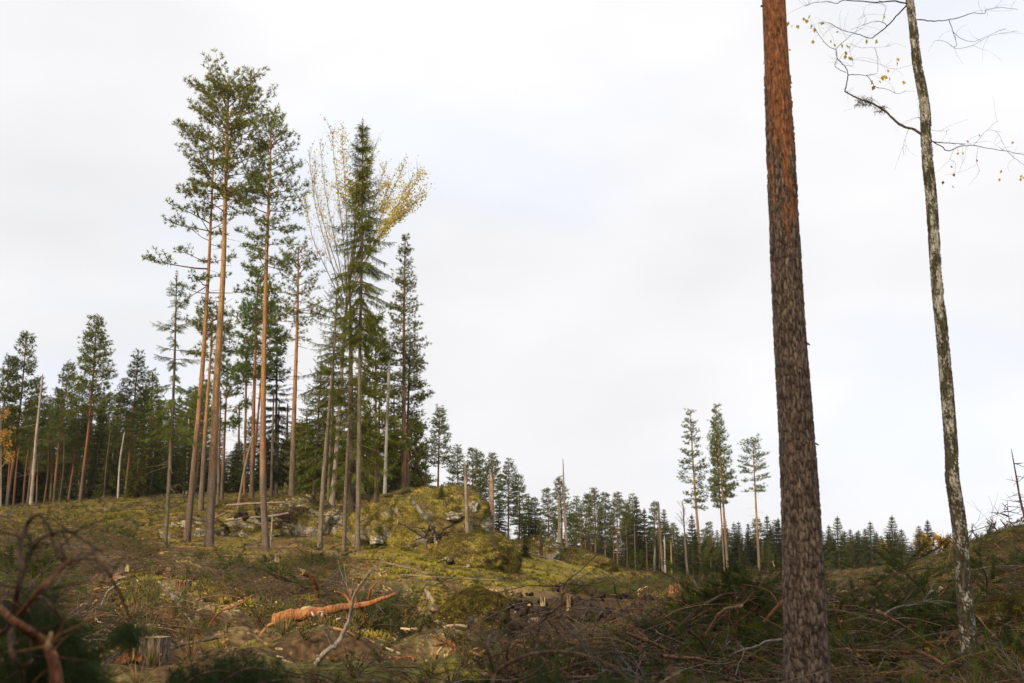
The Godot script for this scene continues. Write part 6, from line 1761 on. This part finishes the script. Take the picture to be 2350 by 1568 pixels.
func bump(px: float, d: float, cx: float, cd: float, rx: float, rd: float) -> float:
	var a := (px - cx) / rx
	var b := (log(d) - log(cd)) / rd
	return exp(-a * a - b * b)

# how thick fresh green brush lies
func green_share(px: float, d: float) -> float:
	var x := (px - 1175.0) / FOCAL * d
	var s := 0.12 + 0.55 * smoothstep(0.05, 0.38, noise_a.get_noise_2d(x * 1.6 + 200.0, d * 1.6))
	s += bump(px, d, 900, 12, 170, 0.4) + bump(px, d, 1600, 13, 170, 0.3) + bump(px, d, 2060, 17, 160, 0.5) + 0.8 * bump(px, d, 30, 22, 120, 0.35) + 0.9 * bump(px, d, 640, 38, 160, 0.18)
	s += 0.9 * bump(px, d, 520, 9, 130, 0.3) + 0.8 * bump(px, d, 2330, 10, 90, 0.3) + 0.8 * bump(px, d, 1420, 40, 250, 0.25) + 0.7 * smoothstep(2080.0, 2240.0, px) * smoothstep(18.0, 26.0, d)
	s *= 1.0 - 0.95 * hollow(x, -d)
	s *= 0.25 + 1.1 * smoothstep(-0.25, 0.2, noise_b.get_noise_2d(x * 7.0, d * 7.0))
	return clampf(s, 0.0, 1.0)

# the heaps of boughs that stand higher than the rest
func heap_share(px: float, d: float) -> float:
	var x := (px - 1175.0) / FOCAL * d
	var s := bump(px, d, 965, 11.0, 70, 0.15) + bump(px, d, 1590, 12.5, 120, 0.2) + 0.9 * bump(px, d, 1690, 14, 90, 0.2) + bump(px, d, 2090, 15, 130, 0.28) + bump(px, d, 40, 25, 90, 0.2) + bump(px, d, 700, 37, 110, 0.12) + 0.6 * bump(px, d, 780, 9.5, 90, 0.12) + 0.6 * bump(px, d, 1560, 46, 140, 0.12) + 0.7 * bump(px, d, 2270, 30, 130, 0.25) + 0.6 * bump(px, d, 330, 50, 120, 0.1)
	if px > 1110.0 and px < 1440.0 and d < 40.0: return 0.0
	return clampf(s * (0.3 + 1.2 * smoothstep(-0.2, 0.25, noise_b.get_noise_2d(x * 6.0, d * 6.0))), 0.0, 1.0)

func mud_free(px: float, d: float) -> float:
	return 1.0 - 0.95 * smoothstep(0.05, 0.5, mud_share((px - 1175.0) / FOCAL * d * 0.985, -d))

func litter() -> void:
	var greens := [Color(0.072, 0.092, 0.026), Color(0.095, 0.105, 0.026), Color(0.065, 0.088, 0.036)]
	var pines := []
	for i in 5: pines.push_back(slash_branch(1.0, greens[i % 3], Color(0.2, 0.1, 0.055), false))
	var spruces := []
	for i in 3: spruces.push_back(slash_branch(1.2, Color(0.045, 0.055, 0.02), Color(0.13, 0.09, 0.06), true))
	var bares := []
	for i in 4: bares.push_back(slash_branch(0.0, Color.BLACK, [Color(0.16, 0.095, 0.06), Color(0.2, 0.17, 0.14), Color(0.26, 0.14, 0.075), Color(0.11, 0.08, 0.06)][i], false))
	# tangles of long thin bent twigs
	for i in 4:
		var g := Geo.new()
		for k in 34:
			var w := rng.randf() * TAU
			var p := Vector3(rng.randf_range(-0.6, 0.6), rng.randf_range(0.0, 0.12), rng.randf_range(-0.6, 0.6))
			var l := rng.randf_range(0.4, 1.3)
			var b := bent(p, Vector3(cos(w), rng.randf_range(-0.05, 0.42), sin(w)), l, 6, -0.1, 0.2)
			var col: Color = [Color(0.2, 0.125, 0.07), Color(0.3, 0.25, 0.19), Color(0.13, 0.095, 0.065), Color(0.3, 0.17, 0.085)][(i + k % 3) % 4]
			g.tube(b, taper(rng.randf_range(0.003, 0.008), 0.0018, 6), 3, [jitter(col, 0.3)], rng, 0.3)
			if k % 2: g.tube(bent(b[3], b[4] - b[2] + Vector3(rng.randf_range(-1, 1), rng.randf_range(-0.3, 0.8), rng.randf_range(-1, 1)) * 0.2, l * 0.4, 4, -0.05, 0.2), taper(0.003, 0.0014, 4), 3, [jitter(col, 0.3)], rng, 0.3)
		scatter("twig_tangle", ["tangled brown twigs left from felling", "tangled grey twigs left from felling", "tangled dark twigs left from felling", "tangled reddish twigs left from felling"][i], g.mesh(), m_bark, 720, 7.8, 48, 0.5, 1.15, 0.15, 0.03, [Color(0.95, 0.95, 0.9), Color(0.7, 0.7, 0.66), Color(1.1, 1.0, 0.85)], func(px, d): return 0.7 * mud_free(px, d))
		scatter("twig_heap", ["heaped brown brush", "heaped grey brush", "heaped dark brush", "heaped reddish brush"][i], g.mesh(), m_bark, 230, 8.2, 40, 0.5, 1.0, 0.5, 0.55, [Color(0.9, 0.9, 0.86), Color(0.65, 0.65, 0.62)], func(px, d):
			var b := bump(px, d, 470, 17, 90, 0.2) + bump(px, d, 600, 21, 90, 0.15) + bump(px, d, 1280, 10.5, 110, 0.15) + bump(px, d, 1960, 11, 130, 0.2) + bump(px, d, 2110, 10, 90, 0.15) + bump(px, d, 1760, 18, 90, 0.25) + bump(px, d, 240, 30, 100, 0.15) + bump(px, d, 690, 11, 90, 0.15) + bump(px, d, 2150, 24, 120, 0.15)
			return clampf(b, 0.0, 1.0))
		if i < 3: scatter("ledge_brush", ["brown brush at the foot of the ledge", "grey brush at the foot of the ledge", "dark brush at the foot of the ledge"][i], g.mesh(), m_bark, 330, 40, 62, 0.5, 1.0, 0.3, 0.2, [Color(1.1, 1.0, 0.85), Color(0.85, 0.8, 0.7)], func(px, d): return bump(px, d, 560, 51, 240, 0.09) + bump(px, d, 880, 50, 90, 0.08) + 0.5 * bump(px, d, 250, 48, 150, 0.15) + 0.5 * bump(px, d, 1180, 44, 80, 0.1))
	# separate cut branches, the ones that show largest
	var groups := [["cut_branch", pines, "cut pine branch with green needles lying in the slash", "green pine branches in the slash", 130, 8.5, 24.0], ["cut_branch", spruces, "cut spruce branch with flat green sprays lying in the slash", "green spruce branches in the slash", 50, 9.0, 45.0], ["bare_branch", bares, "bare brown branch lying in the slash", "bare branches in the slash", 110, 8.5, 40.0]]
	for g in groups:
		var made := 0
		var kinds := []
		for p in g[1]:
			var root := Node3D.new()
			put("stem", p[0].mesh(), m_bark, root)
			if p[1].v.size(): put("needles", p[1].mesh(), m_needle, root)
			kinds.push_back(root)
		while made < g[4]:
			var px := rng.randf_range(-60, 2420)
			var d := exp(rng.randf_range(log(g[5]), log(g[6])))
			var keep := green_share(px, d) if g[0] == "cut_branch" else 0.55 * mud_free(px, d)
			if rng.randf() > keep or covered(px, d, 0.6) > 0: continue
			var o := copy_of(kinds[made % kinds.size()], g[0], Vector3.ZERO)
			o.transform = lie((px - 1175.0) / FOCAL * d * 0.985, -d, rng.randf() * TAU, (rng.randf_range(0.4, 0.85) if g[0] == "cut_branch" else rng.randf_range(0.55, 1.2)) * lerpf(0.75, 1.2, smoothstep(8.0, 20.0, d)), rng.randf_range(-0.05, 0.1), rng.randf_range(-0.18, 0.18))
			tag(o, g[2], "branch", g[3])
			made += 1
		for o in kinds: o.free()
	var white := [Color(1, 1, 1)]
	for i in 3:
		scatter("pine_slash", ["dark green pine brush covering the felled ground", "blue green pine brush between the fallen branches", "olive pine brush trodden into the ground"][i], two_part(pines[i]), null, 2200, 8.2, 60, 0.4, 1.0, 0.25, 0.06, white, func(px, d): return pow(green_share(px, d), 1.15))
	for i in 2:
		scatter("spruce_slash", ["flat spruce brush covering the slopes", "olive spruce brush in heaps on the right ridge"][i], two_part(spruces[i]), null, 1500, 9, 90, 0.35, 0.85, 0.2, 0.03, white, func(px, d): return clampf(green_share(px, d) * 0.5 + 0.9 * smoothstep(2050.0, 2220.0, px) * smoothstep(15.0, 22.0, d) * smoothstep(60.0, 45.0, d), 0.0, 1.0))
	for i in 5:
		scatter("bough_heap", ["heaped blue green pine boughs", "heaped dark pine boughs", "heaped olive pine boughs", "heaped dull spruce boughs", "heaped brown green spruce boughs"][i], two_part(pines[i] if i < 3 else spruces[i - 2]), null, 420, 8.5, 60, 0.4, 0.8, 0.5, 0.6, white, func(px, d): return heap_share(px, d))
	for i in 4:
		scatter("twig_litter", ["brown fallen twigs over the clearing", "grey fallen twigs over the clearing", "reddish fallen twigs over the clearing", "dark fallen twigs over the clearing"][i], two_part(bares[i]), null, 1300, 8, 95, 0.35, 1.0, 0.2, 0.05, white, func(px, d): return 0.75 * mud_free(px, d))
	# dry grass, heather and bilberry
	var blades := Geo.new()
	blades.add(fan_template(16, 0.26, 0.012, 5, 60, 0.0), Transform3D(), Color(0.5, 0.5, 0.5))
	scatter("dry_grass", "dry straw-coloured grass tufts", blades.mesh(), m_moss, 15000, 8, 110, 0.5, 1.4, 0.2, 0.0, [Color(0.42, 0.29, 0.13), Color(0.3, 0.2, 0.1), Color(0.24, 0.15, 0.075), Color(0.36, 0.28, 0.1)], func(px, d): return mud_free(px, d) * 0.8 * lerpf(0.4, 1.0, smoothstep(9.0, 24.0, d)))
	var shrub := Geo.new()
	for k in 14:
		var b := bent(Vector3.ZERO, Vector3(rng.randf_range(-1, 1), 1.3, rng.randf_range(-1, 1)), rng.randf_range(0.15, 0.3), 3, 0.05, 0.2)
		shrub.tube(b, taper(0.004, 0.002, 3), 3, [Color(0.3, 0.22, 0.15)], rng)
		for e in 7: shrub.add(leaf_shape, Transform3D(aim(Vector3(rng.randf_range(-1, 1), rng.randf_range(-0.2, 1), rng.randf_range(-1, 1)), rng.randf() * TAU, rng.randf_range(0.02, 0.035)), along(b, rng.randf_range(0.3, 1.0))), Color(0.5, 0.5, 0.5))
	scatter("low_shrub", "low bilberry and heather shrubs", shrub.mesh(), m_moss, 9000, 8, 100, 0.5, 1.2, 0.2, 0.0, [Color(0.16, 0.17, 0.05), Color(0.22, 0.13, 0.06), Color(0.1, 0.12, 0.035), Color(0.2, 0.19, 0.04)], func(px, d): return mud_free(px, d) * 0.7 * lerpf(0.15, 1.0, smoothstep(9.0, 20.0, d)))
	var cushion := Geo.new()
	for k in 10: cushion.add(fan_template(8, 0.09, 0.03, 0, 70, 0.0), Transform3D(Basis(), Vector3(rng.randf_range(-0.14, 0.14), 0.0, rng.randf_range(-0.14, 0.14))), Color(0.5, 0.5, 0.5))
	scatter("ground_moss", "yellow green moss on the ground", cushion.mesh(), m_moss, 20000, 15, 95, 0.7, 1.8, 0.1, 0.0, [Color(0.5, 0.43, 0.06), Color(0.38, 0.33, 0.05), Color(0.3, 0.28, 0.06)], func(px, d): return clampf(moss_share((px - 1175.0) / FOCAL * d, -d) + noise_c.get_noise_2d((px - 1175.0) / FOCAL * d * 7.0, -d * 7.0) * 0.6, 0.03, 1.0) * pow(mud_free(px, d), 2.0))
	var leaf := Geo.new()
	for k in 5: leaf.add(leaf_shape, Transform3D(aim(Vector3(rng.randf_range(-1, 1), rng.randf_range(-0.1, 0.5), rng.randf_range(-1, 1)), rng.randf() * TAU, 0.032), Vector3(rng.randf_range(-0.3, 0.3), 0.03, rng.randf_range(-0.3, 0.3))), Color(0.5, 0.5, 0.5))
	scatter("leaf_litter", "fallen birch leaves scattered over the ground", leaf.mesh(), m_moss, 7000, 10, 70, 0.8, 1.5, 0.2, 0.05, [Color(0.6, 0.42, 0.3), Color(0.45, 0.26, 0.14), Color(0.6, 0.36, 0.1)], func(px, d): return 0.6 * mud_free(px, d))
	var chips := Geo.new()
	for k in 4:
		var p := Vector3(rng.randf_range(-0.3, 0.3), 0.03, rng.randf_range(-0.3, 0.3))
		chips.tube(PackedVector3Array([p, p + Vector3(rng.randf_range(-1, 1), rng.randf_range(-0.1, 0.4), rng.randf_range(-1, 1)) * 0.1]), PackedFloat32Array([0.016, 0.012]), 4, [Color(0.5, 0.5, 0.5)], rng, 0.1, 0.0, true, Color(0.5, 0.5, 0.5))
	scatter("wood_chips", "pale wood chips and splinters", chips.mesh(), m_moss, 2200, 11, 60, 0.5, 1.5, 0.4, 0.06, [Color(0.9, 0.58, 0.26), Color(0.7, 0.38, 0.16), Color(0.8, 0.6, 0.4)], func(px, d): return 0.5 * mud_free(px, d))
	var clod := Geo.new()
	for k in 5:
		var p := Vector3(rng.randf_range(-0.16, 0.16), 0, rng.randf_range(-0.16, 0.16))
		clod.tube(bent(p, Vector3(rng.randf_range(-1, 1), 0.5, rng.randf_range(-1, 1)), 0.14, 3, 0.0, 0.3), PackedFloat32Array([0.03, 0.06, 0.05, 0.01]), 6, [Color(0.5, 0.5, 0.5)], rng, 0.3, 0.25)
	scatter("mud_clods", "dark clods of churned mud", clod.mesh(), m_moss, 5000, 18, 42, 0.5, 1.6, 0.5, 0.0, [Color(0.07, 0.046, 0.032), Color(0.05, 0.034, 0.025)], func(px, d): return mud_share((px - 1175.0) / FOCAL * d * 0.985, -d) if px > 1050 and px < 1620 else 0.0)
